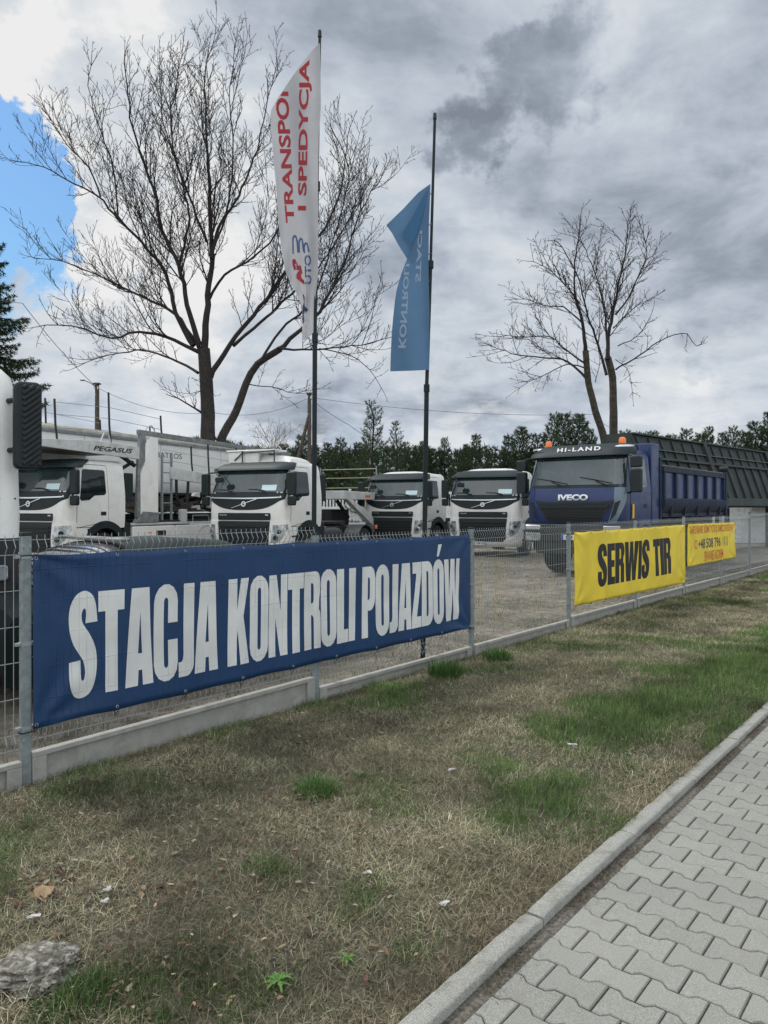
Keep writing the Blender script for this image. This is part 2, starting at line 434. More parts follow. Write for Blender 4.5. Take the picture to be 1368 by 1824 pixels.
M_blade = tint_mat('grass_blades')
def blades(X, Y, Z, H, W_, AZ, LEAN, C, curl=.5):
    """one bent, tapered strip per blade; LEAN 0 upright .. 1 flat"""
    n = len(X); dx, dy = np.cos(AZ), np.sin(AZ); sx, sy = -dy, dx
    V = np.zeros((n, 5, 3), np.float32)
    for i, (h, w) in enumerate(((0, 1), (0, -1), (.55, .8), (.55, -.8), (1, 0))):
        ln = LEAN*(h**(1+curl)); up = h*np.sqrt(np.maximum(0.02, 1-LEAN**2))*(1-.25*h*LEAN)
        V[:, i, 0] = X+dx*H*ln+sx*w*W_/2; V[:, i, 1] = Y+dy*H*ln+sy*w*W_/2; V[:, i, 2] = Z+H*up
    b = np.arange(n)[:, None]*5
    Fq = b+np.array([[0, 1, 3, 2]]); Ft = b+np.array([[2, 3, 4]])
    return V.reshape(-1, 3), [Fq, Ft], np.repeat(C, 5, axis=0)

# ================================================================== SETTING
def ground_material(name, kind):
    m = bpy.data.materials.new(name); m.use_nodes = True; t = m.node_tree; b = t.nodes['Principled BSDF']
    tc = N(t, 'ShaderNodeTexCoord'); v = tc.outputs['Object']
    b.inputs['Roughness'].default_value = .95; b.inputs['Specular IOR Level'].default_value = .15
    big = noise_(t, v, .45, 6, .6); mid = noise_(t, v, 3.5, 7, .65, .5); fine = noise_(t, v, 45, 6, .7); vf = noise_(t, v, 160, 4, .7)
    if kind == 'verge': a, c2, c3 = (.055, .047, .034), (.12, .105, .075), (.050, .062, .032)
    elif kind == 'lot': a, c2, c3 = (.18, .155, .120), (.38, .345, .29), (.13, .13, .085)
    else: a, c2, c3 = (.07, .06, .045), (.13, .12, .09), (.06, .075, .04)
    c = mixc(t, mrange(t, mid, .35, .65), a, c2)
    c = mixc(t, math_(t, 'MULTIPLY', mrange(t, big, .48, .66), .7), c, c3)
    c = mixc(t, mrange(t, fine, .35, .7, 0, .75), c, mixc(t, vf, (.035, .03, .022), (.30, .28, .23)))
    lk(t, c, b.inputs['Base Color'])
    bn = N(t, 'ShaderNodeBump'); bn.inputs['Strength'].default_value = .9; bn.inputs['Distance'].default_value = .03
    lk(t, math_(t, 'ADD', fine, math_(t, 'MULTIPLY', vf, .5)), bn.inputs['Height']); lk(t, bn.outputs[0], b.inputs['Normal'])
    return m
def sheet(name, s0, s1, t0, t1, ns, ntt, zf, m, label=None):
    s = np.linspace(0, 1, ns+1); s = s0+(s1-s0)*s; tt = np.linspace(t0, t1, ntt+1)
    SS, TT = np.meshgrid(s, tt, indexing='ij'); ZZ = zf(SS, TT)
    V = np.stack([SS, -TT, ZZ], -1).reshape(-1, 3)
    i = np.arange(ns)[:, None]*(ntt+1)+np.arange(ntt)[None, :]; i = i.ravel()[:, None]
    F = i+np.array([[0, 1, ntt+2, ntt+1]]); F = F[:, ::-1]
    F = i+np.array([[0, ntt+1, ntt+2, 1]])[:, ::-1]
    me = col_mesh(name, V, [F], None, m); o = link(name, me, m, None, 80); o.matrix_world = FM_
    bm = bmesh.new(); bm.from_mesh(me); bmesh.ops.recalc_face_normals(bm, faces=bm.faces)
    if bm.faces[0].normal.z < 0:
        bmesh.ops.reverse_faces(bm, faces=bm.faces)
    bm.to_mesh(me); bm.free()
    return tag(o, kind='structure')
KT0 = 3.06; KT1 = 3.14          # kerb between these distances from the fence
M_verge = ground_material('verge_soil', 'verge'); M_lot = ground_material('yard_gravel_soil', 'lot'); M_far = ground_material('far_field', 'far')
g = MB(); g.add([(-600, -60, -.08), (600, -60, -.08), (600, 900, -.08), (-600, 900, -.08)], [(0, 1, 2, 3)])
tag(g.build('ground', M_far), kind='structure')
sheet('grass_verge', -9, 60, -.02, KT0+.005, 700, 60, verge_z, M_verge)
sheet('yard', -22, 70, -60, -.02, 260, 200, lambda s, t: .035*(fbm(s*.5, t*.5, 21, 3)-.5)+.03*(fbm(s*2.2, t*2.2, 23, 2)-.5)-.005, M_lot)

# pavement: interlocking dumb-bell pavers, one sheet of bevelled blocks over sand
M_paver = bpy.data.materials.new('paver_concrete'); M_paver.use_nodes = True
def _pav():
    t = M_paver.node_tree; b = t.nodes['Principled BSDF']; b.inputs['Roughness'].default_value = .92; b.inputs['Specular IOR Level'].default_value = .25
    at = N(t, 'ShaderNodeAttribute'); at.attribute_name = 'tint'; tc = N(t, 'ShaderNodeTexCoord'); v = tc.outputs['Object']
    f = noise_(t, v, 260, 4, .75); f2 = noise_(t, v, 9, 7, .65, .4); f3 = noise_(t, v, 1.3, 4, .6)
    c = mixc(t, mrange(t, f, .3, .72), mixc(t, .6, at.outputs['Color'], (.09, .09, .08)), mixc(t, .45, at.outputs['Color'], (.50, .50, .46)))
    c = mixc(t, mrange(t, f2, .45, .8, 0, .5), c, (.19, .185, .155))
    c = mixc(t, mrange(t, f3, .5, .75, 0, .25), c, (.30, .29, .26))
    lk(t, c, b.inputs['Base Color'])
    bn = N(t, 'ShaderNodeBump'); bn.inputs['Strength'].default_value = .55; bn.inputs['Distance'].default_value = .004
    lk(t, math_(t, 'ADD', f, f2), bn.inputs['Height']); lk(t, bn.outputs[0], b.inputs['Normal'])
_pav()
def pavement():
    V = []; F4 = []; F3 = []; C = []
    L = .2; PT = .1405; A = .0125; T0 = KT1+.058; ZT = -.012
    def bnd(x, sg):           # wavy long side: wide at the block ends, narrow at the waist
        c = math.cos(2*PI*x/L); return sg*A*max(-1, min(1, c*2.6))
    ncol = int(32/PT); nrow = 13
    for j in range(ncol):
        s_lo = -6.6+j*PT
        sg = 1 if j % 2 == 0 else -1
        offx = 0 if j % 2 == 0 else L/2
        for i in range(-1, nrow):
            a = i*L+offx; b = a+L
            if b <= .012: continue
            a2 = max(a, 0.0+rnd.uniform(0, .004)); g = .0028
            
            xs = [a2+g]+[x for x in [a+L*k/16 for k in range(1, 16)] if x > a2+g+.004]+[b-g]
            lo = [(x, s_lo+bnd(x-a, -1)+g*1.1) for x in xs]; hi = [(x, s_lo+PT+bnd(x-a, 1)-g*1.1) for x in xs]
            # outline, counter-clockwise in (x = across, y = along)
            ring = lo+hi[::-1]; n = len(ring); m_ = len(xs)
            cx = sum(p[0] for p in ring)/n; cy = sum(p[1] for p in ring)/n
            dz = rnd.uniform(-.0018, .0018); tx = rnd.uniform(-.008, .008); ty = rnd.uniform(-.010, .010)
            base = len(V); bev = .0042
            tone = rnd.uniform(.86, 1.12)*(1+.05*math.sin(j*.9))
            col = (.225*tone, .226*tone, .205*tone)
            def zz(x, y, d): return ZT+dz+tx*(x-cx)+ty*(y-cy)-d
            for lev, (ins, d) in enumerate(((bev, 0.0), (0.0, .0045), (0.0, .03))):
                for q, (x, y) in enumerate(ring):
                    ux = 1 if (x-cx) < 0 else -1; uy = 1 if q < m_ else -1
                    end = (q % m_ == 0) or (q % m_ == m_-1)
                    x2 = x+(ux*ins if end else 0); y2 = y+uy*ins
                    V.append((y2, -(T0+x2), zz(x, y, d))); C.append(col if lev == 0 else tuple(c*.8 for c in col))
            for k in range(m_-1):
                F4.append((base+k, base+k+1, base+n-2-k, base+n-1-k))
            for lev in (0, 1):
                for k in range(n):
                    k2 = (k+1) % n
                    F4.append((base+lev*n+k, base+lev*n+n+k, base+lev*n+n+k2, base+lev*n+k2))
    me = col_mesh('pavement', np.array(V), [np.array(F4)], np.array(C), M_paver)
    bm = bmesh.new(); bm.from_mesh(me); bmesh.ops.recalc_face_normals(bm, faces=bm.faces); bm.to_mesh(me); bm.free()
    o = link('pavement', me, M_paver, None, 25); o.matrix_world = FM_; tag(o, kind='structure')
pavement()
M_sand = mat('joint_soil', (.12, .11, .09), .95, var=.55, vscale=55, bump=1.0, bscale=180)
sheet('pavement_bed', -9, 60, KT1, KT1+3.2, 200, 60, lambda s, t: -.024+.014*(fbm(s*9, t*9, 31, 3)-.5)+.008*np.clip(1-(t-KT1)/.09, 0, 1), M_sand)
def kerb():
    mb = MB(); s = -7.37
    M_k = mat('kerb_concrete', (.33, .33, .30), .9, var=.30, vscale=170, bump=.9, bscale=220, dirt=(.15, .14, .11), dirt_amt=.6, dscale=7)
    while s < 25:
        dz = rnd.uniform(-.003, .005); dt = rnd.uniform(-.003, .003); e = rnd.uniform(-.004, .004); L = 1.0
        y1, y0 = -(KT0+dt), -(KT1+dt)
        n = 24; b = .008
        for k in range(n):
            pass
        sec = [(y0, -.12), (y0, .018-b+dz), (y0+b, .018+dz), (y1-.004, .018+dz), (y1, .014+dz), (y1, -.12)]
        vs = []; fs = []
        for k in range(n+1):
            ss = s+.006+(L-.012)*k/n
            for (yy, zz) in sec:
                j = (noise.noise(Vector((ss*14, yy*30, zz*30)))*.0026) if 0 < k < n else (-.004 if zz > 0 else .002)
                vs.append((ss, yy+j+e*(k/n-.5), zz+(j if zz > 0 else 0)))
        q = len(sec)
        for k in range(n):
            for i in range(q-1): fs.append((k*q+i, (k+1)*q+i, (k+1)*q+i+1, k*q+i+1))
        fs += [tuple(range(q)), tuple(range(n*q+q-1, n*q-1, -1))]
        mb.add(vs, fs); s += L
    o = mb.build('kerb', M_k, sharp=50); o.matrix_world = FM_; tag(o, kind='structure')
kerb()

# ------------------------------------------------------------------ grass, litter
def scatter(n, s0, s1, t0, t1, rg, dens_pow=0):
    s = rg.uniform(s0, s1, n); t = rg.uniform(t0, t1, n)
    X = P0.x+s*UX+t*UY; Y = P0.y+s*UY-t*UX
    return s, t, X, Y
def verge_grass():
    rg = np.random.default_rng(4)
    parts = []
    def emit(n, s0, s1, kind, hs, ws):
        s, t, X, Y = scatter(n, s0, s1, .01, KT0+.015, rg)
        ok = (Y > 1.6) & (np.abs(X) < Y*.56+.3)
        s, t, X, Y = s[ok], t[ok], X[ok], Y[ok]; m = len(s)
        Z = verge_z(s, t); G = greenness(X, Y); nz = fbm(X*3.3, Y*3.3, 41, 4); clump = fbm(X*14, Y*14, 43, 2)
        r = rg.random(m)
        tone = rg.uniform(.35, 1.35, m)*(.25+1.5*fbm(X*2.3, Y*2.3, 61, 4))
        if kind == 'straw':
            keep = r < np.clip(1.15-G*1.1, .12, 1)*np.clip(.25+1.7*nz*clump*2, 0, 1)
            H = rg.uniform(.02, .078, m)*hs; LE = np.clip(rg.normal(.90, .13, m), .3, .995); Zb = Z+rg.uniform(-.004, .016, m)
            base = np.where((rg.random(m) < .5)[:, None], [[.38, .335, .22]], [[.20, .205, .12]])
            base = np.where((rg.random(m) < .12)[:, None], [[.50, .46, .36]], base)
            edge = np.clip(1-(KT0-t)/.22, 0, 1)*(rg.random(m) < .7)
            base = base*(1-edge[:, None])+edge[:, None]*np.array([[.30, .245, .165]])
        elif kind == 'short':
            keep = r < np.clip(.55+G, 0, 1)*np.clip(2.2*clump-.35, 0, 1)
            H = rg.uniform(.018, .05, m)*hs*(.8+.8*G); LE = np.clip(rg.normal(.45, .25, m), .02, .95); Zb = Z-.003
            a = np.array([[.15, .155, .09]]); b = np.array([[.085, .14, .05]])
            mixf = np.clip(G*1.2+rg.normal(.25, .2, m), 0, 1)[:, None]; base = a*(1-mixf)+b*mixf
        else:
            keep = r < np.clip((G-.22)*2.2, 0, 1)*np.clip(2.4*clump-.3, .05, 1)
            H = rg.uniform(.04, .12, m)*hs*(.55+.6*G); LE = np.clip(rg.normal(.5, .22, m), .05, .95); Zb = Z-.004
            base = np.where((rg.random(m) < .8)[:, None], [[.105, .185, .055]], [[.21, .26, .10]])
        C = base*tone[:, None]
        k = keep
        parts.append(blades(X[k], Y[k], Zb[k], H[k], (rg.uniform(.0009, .0025, m)*ws)[k], rg.uniform(0, 2*PI, m)[k], LE[k], C[k]))
    for s0, s1, mul, hs, ws in ((-4.6, 2.2, 1.0, 1, 1.0), (2.2, 7, .8, 1.0, 1.35), (7, 15, .6, 1.0, 2.2), (15, 32, .35, 1.0, 4)):
        A = (s1-s0)*3.06
        emit(int(15000*A*mul), s0, s1, 'straw', hs, ws)
        emit(int(11000*A*mul), s0, s1, 'short', hs, ws)
        emit(int(12000*A*mul), s0, s1, 'green', hs, ws)
    V = np.concatenate([p[0] for p in parts]); C = np.concatenate([p[2] for p in parts]); F4 = []; F3 = []; b = 0
    for v, f, c in parts: F4.append(f[0]+b); F3.append(f[1]+b); b += len(v)
    me = col_mesh('grass', V, [np.concatenate(F4), np.concatenate(F3)], C, M_blade)
    o = link('grass', me, M_blade, None, None); tag(o, 'matted dry grass with green patches covering the verge', 'grass', kind='stuff')
    print('grass blades', len(V)//5)
verge_grass()
def gap_debris():
    rg = np.random.default_rng(14); n = 26000
    s = rg.uniform(-4.6, 8, n); t = KT1+.004+np.abs(rg.normal(0, .035, n)); X = P0.x+s*UX+t*UY; Y = P0.y+s*UY-t*UX
    k = (fbm(s*3, t*9, 71, 3) > .44) & (t < KT1+.15); X, Y = X[k], Y[k]; m = len(X)
    C = np.where((rg.random(m) < .55)[:, None], [[.07, .055, .040]], [[.17, .15, .11]])*rg.uniform(.5, 1.4, m)[:, None]
    v, f, c = blades(X, Y, np.full(m, -.018)+rg.uniform(0, .006, m), rg.uniform(.006, .03, m), rg.uniform(.0008, .0026, m), rg.uniform(0, 6.28, m), np.clip(rg.normal(.93, .1, m), .3, .99), C)
    o = link('joint_debris', col_mesh('joint_debris', v, f, c, M_blade), M_blade, None, None)
    tag(o, 'dry crumbs of grass and soil in the gap between kerb and pavers', 'debris', kind='stuff')
gap_debris()
def yard_grass():
    rg = np.random.default_rng(9); n = 150000
    s = rg.uniform(-1.5, 22, n); t = -np.abs(rg.uniform(0.03, 1, n)**1.6*9)
    X = P0.x+s*UX+t*UY; Y = P0.y+s*UY-t*UX
    nz = fbm(X*1.3, Y*1.3, 51, 4); k = (rg.random(n) < np.clip((nz-.30)*2.6, .08, 1)) & (np.abs(X) < Y*.56+.4)
    X, Y, nz = X[k], Y[k], nz[k]; m = len(X)
    base = np.where((rg.random(m) < .72)[:, None], [[.20, .175, .125]], [[.08, .11, .045]])*rg.uniform(.5, 1.3, m)[:, None]
    v, f, c = blades(X, Y, np.zeros(m)-.005, rg.uniform(.03, .11, m), rg.uniform(.003, .007, m), rg.uniform(0, 6.28, m), np.clip(rg.normal(.8, .2, m), .1, .98), base)
    me = col_mesh('yard_grass', v, f, c, M_blade); o = link('yard_grass', me, M_blade, None, None)
    tag(o, 'sparse dry grass and straw on the truck yard behind the fence', 'grass', kind='stuff')
yard_grass()
M_leaf = tint_mat('dead_leaf', .75, .15)
def leaf_litter():
    rg = np.random.default_rng(12); V = []; F = []; C = []
    spots = [(gp(70, 1590), .16, 130), (gp(230, 1440), .5, 90), (gp(80, 1410), .3, 60), (gp(800, 1290), .22, 70), (gp(300, 1760), .25, 90), (gp(1010, 1330), .5, 40),
             (gp(1250, 1050), 1.6, 220), (gp(1330, 1035), 1.2, 160), (gp(980, 1135), .7, 90), (gp(500, 1300), .8, 50), (gp(120, 1640), .4, 60), (gp(560, 1530), .9, 200), (gp(300, 1560), .8, 220), (gp(690, 1480), 1, 160), (gp(400, 1450), 1.0, 220), (gp(900, 1250), 1.2, 200), (gp(700, 1650), .6, 120), (gp(250, 1400), .5, 200), (gp(600, 1290), .6, 160)]
    def leaf(x, y, z, sz, col):
        az = rg.uniform(0, 6.28); b = len(V); tilt = rg.uniform(-.7, .7); curl = rg.uniform(.2, .9)
        ca, sa = math.cos(az), math.sin(az)
        for (u, v, w) in ((-1, 0, 0), (-.35, .5, curl*.5), (.5, .4, curl*.5), (1, 0, .25*curl), (.5, -.42, curl*.4), (-.35, -.5, curl*.5), (0, 0, 0)):
            u += rg.uniform(-.12, .12); v += rg.uniform(-.12, .12)
            xx = u*ca-v*sa; yy = u*sa+v*ca
            V.append((x+xx*sz, y+yy*sz, z+(w+tilt*u*.5)*sz*.8+.004)); C.append(col)
        F.extend([(b+6, b+i, b+(i+1) % 6) for i in range(6)])
    for c, rad, n in spots:
        for _ in range(n):
            a, q = rg.uniform(0, 6.28), rad*math.sqrt(rg.random()); u = math.cos(a)*q*1.5; v = math.sin(a)*q*.8
            x, y = c.x+u*UX+v*UY, c.y+u*UY-v*UX; l = fl((x, y, 0))
            if -l.y > KT0-.02 or -l.y < .06: continue
            col = [(.085, .045, .035), (.13, .085, .055), (.22, .16, .10), (.05, .035, .03), (.32, .27, .2)][rg.choice(5, p=[.32, .26, .16, .18, .08])]
            leaf(x, y, verge_z(l.x, -l.y)+rg.uniform(.004, .03), rg.uniform(.006, .020), tuple(np.array(col)*rg.uniform(.6, 1.3)))
    me = col_mesh('dead_leaves', np.array(V), [np.array(F)], np.array(C), M_leaf)
    tag(link('dead_leaves', me, M_leaf, None, None), 'scattered crumpled brown dead leaves lying on the verge', 'leaves', kind='stuff')
    V.clear(); F.clear(); C.clear()
    # pale scraps: the few larger ones that can be counted are things
    for i, (x, y, sz, lab) in enumerate(((232, 1538, .028, 'white crumpled scrap standing in the grass right of the reddish leaf pile'), (190, 1595, .024, 'pale torn scrap lying below the upright white scrap'),
            (60, 1648, .03, 'white scrap lying just above the lichen-grey rock'), (186, 1615, .022, 'lowest pale scrap between the rock and the leaf pile'), (805, 1378, .035, 'pale stone-like scrap left of the lower green grass patch'),
            (1020, 1336, .04, 'white scrap on the far side of the lower green patch'), (790, 1620, .028, 'pale curled leaf near the kerb in the lower verge'), (655, 1562, .024, 'small white scrap in the middle of the verge'),
            (1355, 1100, .05, 'white stone lying on the distant verge at the right'), (75, 1605, .06, 'large tan crumpled dead leaf on the reddish leaf pile'))):
        V.clear(); F.clear(); C.clear(); p = gp(x, y); l = fl(p)
        col = (.30, .215, .13) if 'tan' in lab else (.52, .51, .49)
        leaf(0, 0, 0, sz, col); leaf(sz*.3, sz*.2, .006, sz*.8, tuple(q*.85 for q in col)); leaf(-sz*.4, -sz*.1, .004, sz*.6, tuple(q*.7 for q in col))
        me = col_mesh('leaf_scrap', np.array(V), [np.array(F)], np.array(C), M_leaf)
        o = link('leaf_scrap', me, M_leaf, None, None); o.location = (p.x, p.y, verge_z(l.x, -l.y)+.018)
        tag(o, lab, 'leaf', 'pale scraps and leaves on the verge')
leaf_litter()
def rock():
    bm = bmesh.new(); bmesh.ops.create_icosphere(bm, subdivisions=5, radius=1)
    for v in bm.verts:
        p = v.co.copy(); d = 1+.30*noise.noise(p*1.4)+.20*noise.noise(p*3.7)+.13*noise.noise(p*8)+.07*noise.noise(p*19)
        v.co = Vector((p.x*.145, p.y*.12, p.z*.055))*d
    me = bpy.data.meshes.new('rock'); bm.to_mesh(me); bm.free()
    m = mat('lichen_rock', (.13, .12, .095), .95, var=.6, vscale=32, bump=1.0, bscale=120, dirt=(.42, .42, .38), dirt_amt=1.0, dscale=34)
    o = link('rock', me, m, None, 60); p = gp(62, 1748); o.location = (p.x, p.y+.02, .03); tag(o, 'rough lichen-grey lump of rock in the nearest corner of the verge', 'rock')
    # weeds round the foot
rock()
def tuft(name, p, n, h, spread, cols, label, lean=.5, w=.004, cat='plant', broad=False, group=None):
    rg = np.random.default_rng(int(abs(p.x*1000+p.y*77))); r = spread*np.sqrt(rg.random(n))*.45; a = rg.uniform(0, 6.28, n)
    X = r*np.cos(a); Y = r*np.sin(a)
    az = a+rg.normal(0, .5, n)
    C = np.array(cols)[rg.integers(0, len(cols), n)]*rg.uniform(.6, 1.25, n)[:, None]
    v, f, c = blades(X, Y, np.zeros(n)-.004, h*rg.uniform(.5, 1.1, n), np.full(n, w)*rg.uniform(.7, 1.3, n), az, np.clip(rg.normal(lean, .22, n), .05, .97), C, .8)
    me = col_mesh(name, v, f, c, M_blade); o = link(name, me, M_blade, None, None); l = fl(p); o.location = (p.x, p.y, verge_z(l.x, -l.y))
    return tag(o, label, cat, group)
GC = [(.075, .16, .04), (.10, .20, .055), (.05, .115, .03)]
tuft('grass_tuft', gp(562, 1415), 420, .13, .26, GC, 'rounded green grass tuft alone in the middle of the dry verge', group='green tufts on the verge', cat='grass tuft')
tuft('grass_tuft', gp(792, 1205), 520, .20, .36, GC, 'green grass tuft at the foot of the plinth left of the third fence post', .4, .006, group='green tufts on the verge', cat='grass tuft')
tuft('grass_tuft', gp(886, 1176), 420, .17, .36, GC, 'green grass tuft just right of the third fence post', .4, .006, group='green tufts on the verge', cat='grass tuft')
tuft('grass_tuft', gp(130, 1790), 380, .07, .3, [(.03, .07, .02), (.05, .095, .03)], 'dark green weeds at the foot of the grey rock', .6, .007, group='green tufts on the verge', cat='grass tuft')
tuft('grass_tuft', gp(470, 1545), 160, .07, .2, GC, 'small green tuft in the lower middle of the verge', .5, .004, group='green tufts on the verge', cat='grass tuft')
def rosette(p, n, L, w, label, seed):
    rr = random.Random(seed); V = []; F = []; C = []
    for i in range(n):
        az = 2*PI*i/n+rr.uniform(-.25, .25); el = rr.uniform(.15, .6) if i else 1.1; l = L*rr.uniform(.6, 1.1); b = len(V); K = 7
        for k in range(K):
            t = k/(K-1); out = l*t*math.cos(el*(1-.5*t)); up = l*t*math.sin(el*(1-.9*t))
            ww = w*(math.sin(PI*min(.97, .12+t*.9)))*(1.25 if k % 2 else .7)
            for sg in (-1, 0, 1):
                V.append((math.cos(az)*out-math.sin(az)*ww*sg, math.sin(az)*out+math.cos(az)*ww*sg, up+.01+(.25*ww if sg else 0)))
                C.append(tuple(q*(1.5 if sg == 0 else rr.uniform(.9, 1.1)) for q in (.085, .17, .045)))
        for k in range(K-1):
            for j in (0, 1): a = b+k*3+j; F.append((a, a+1, a+4, a+3))
    me = col_mesh('dandelion_rosette', np.array(V), [np.array(F)], np.array(C), M_blade)
    o = link('dandelion_rosette', me, M_blade, None, None); q = fl(p); o.location = (p.x, p.y, verge_z(q.x, -q.y)+.01)
    tag(o, label, 'weed', 'dandelion rosettes')
rosette(gp(497, 1752), 9, .075, .009, 'bright green dandelion rosette near the lower edge of the verge', 3)
rosette(gp(618, 1715), 8, .05, .006, 'yellow-green rosette right of the bright dandelion', 5)
rosette(gp(640, 1382), 8, .045, .005, 'small dark rosette right of the lone round grass tuft', 8)

# ================================================================== FENCE
fence = empty('mesh_fence', P0, FANG, 'galvanised wire mesh fence with square posts on concrete gravel boards', 'fence')
PT_H = {-1: 1.53, 0: 1.53, 1: 1.46, 2: 1.455, 3: 1.475, 4: 1.485, 5: 1.52, 6: 1.50, 7: 1.55, 8: 1.56, 9: 1.58, 10: 1.6}
PL_H = {-1: .148, 0: .185, 1: .112, 2: .118, 3: .155, 4: .165, 5: .165, 6: .16, 7: .17, 8: .18, 9: .18}
M_postg = M_galv
def make_fence():
    for k in range(-1, 11):
        x = k*PITCH; h = PT_H[k]
        mb = MB(); mb.box(-.03, .03, -.02, .02, -.3, h-.022)
        po = mb.build('post', M_postg, fence, bevel=.004); po.location = (x, 0, 0)
        mb = MB(); mb.box(-.032, .032, -.022, .022, h-.022, h, .002, .002); cp = mb.build('post_cap', M_plastic, po, bevel=.003)
        for z in (.33, h-.16, h*.55):
            mb = MB(); mb.box(-.033, .033, -.0225, .0225, z, z+.022); mb.box(-.062, -.03, -.014, .012, z+.002, z+.02); mb.box(.03, .06, -.014, .012, z+.002, z+.02)
            mb.cyl((-.047, -.02, z+.011), (-.047, .01, z+.011), .006, n=8)
            mb.build('clamp', M_wire, po)
        if k in (0, 2):
            for z in (h-.145, .31): MB().box(-.035, .035, -.0245, .0245, z, z+.007).build('strap', M_tie, po)
    for k in range(-1, 10):
        x0, x1 = k*PITCH, (k+1)*PITCH; top = min(PT_H[k], PT_H[k+1])-.015
        if k == 0: top = 1.512
        h = PL_H[k]; dz = -.02 if k == 0 else 0
        # gravel board with a recessed face and a thicker rim
        mb = MB(); mb.box(.032, 2.468, -.006, .022, -.1, h-.032)
        mb.box(.032, 2.468, -.032, .024, h-.032, h); mb.box(.032, .12, -.032, -.0061, -.1, h-.0321); mb.box(2.38, 2.468, -.032, -.0061, -.1, h-.0321)
        gb = mb.build('gravel_board', M_conc, fence, bevel=.004); gb.location = (x0, 0, 0)
        if k == 0: gb.rotation_euler = (0, -math.atan(.03/2.5), 0)
        mb = MB(); rw = .0026 if k < 3 else .0024
        bot = h+.04; v1 = top-.03; v0 = bot+.03
        prof = [(0, bot), (0, v0), (-.028, v0+.045), (0, v0+.09), (0, v1-.09), (-.028, v1-.045), (0, v1), (0, top)]
        nv = 49
        for i in range(nv+1):
            xx = .02+i*(2.46/nv)
            mb.tube([(xx, y-.0, z) for y, z in prof], rw, 4 if k < 4 else 3)
        zs = [v0, v0+.09, v1-.09, v1]; m = 5
        for q in range(1, m): zs.append(v0+.09+(v1-v0-.18)*q/m)
        for z in zs:
            mb.tube([(.0, .005, z), (2.5, .005, z)], rw+.0004, 4)
        o = mb.build('wire_panel', M_wire, fence, sharp=None, fix=False); o.location = (x0, 0, 0)
make_fence()

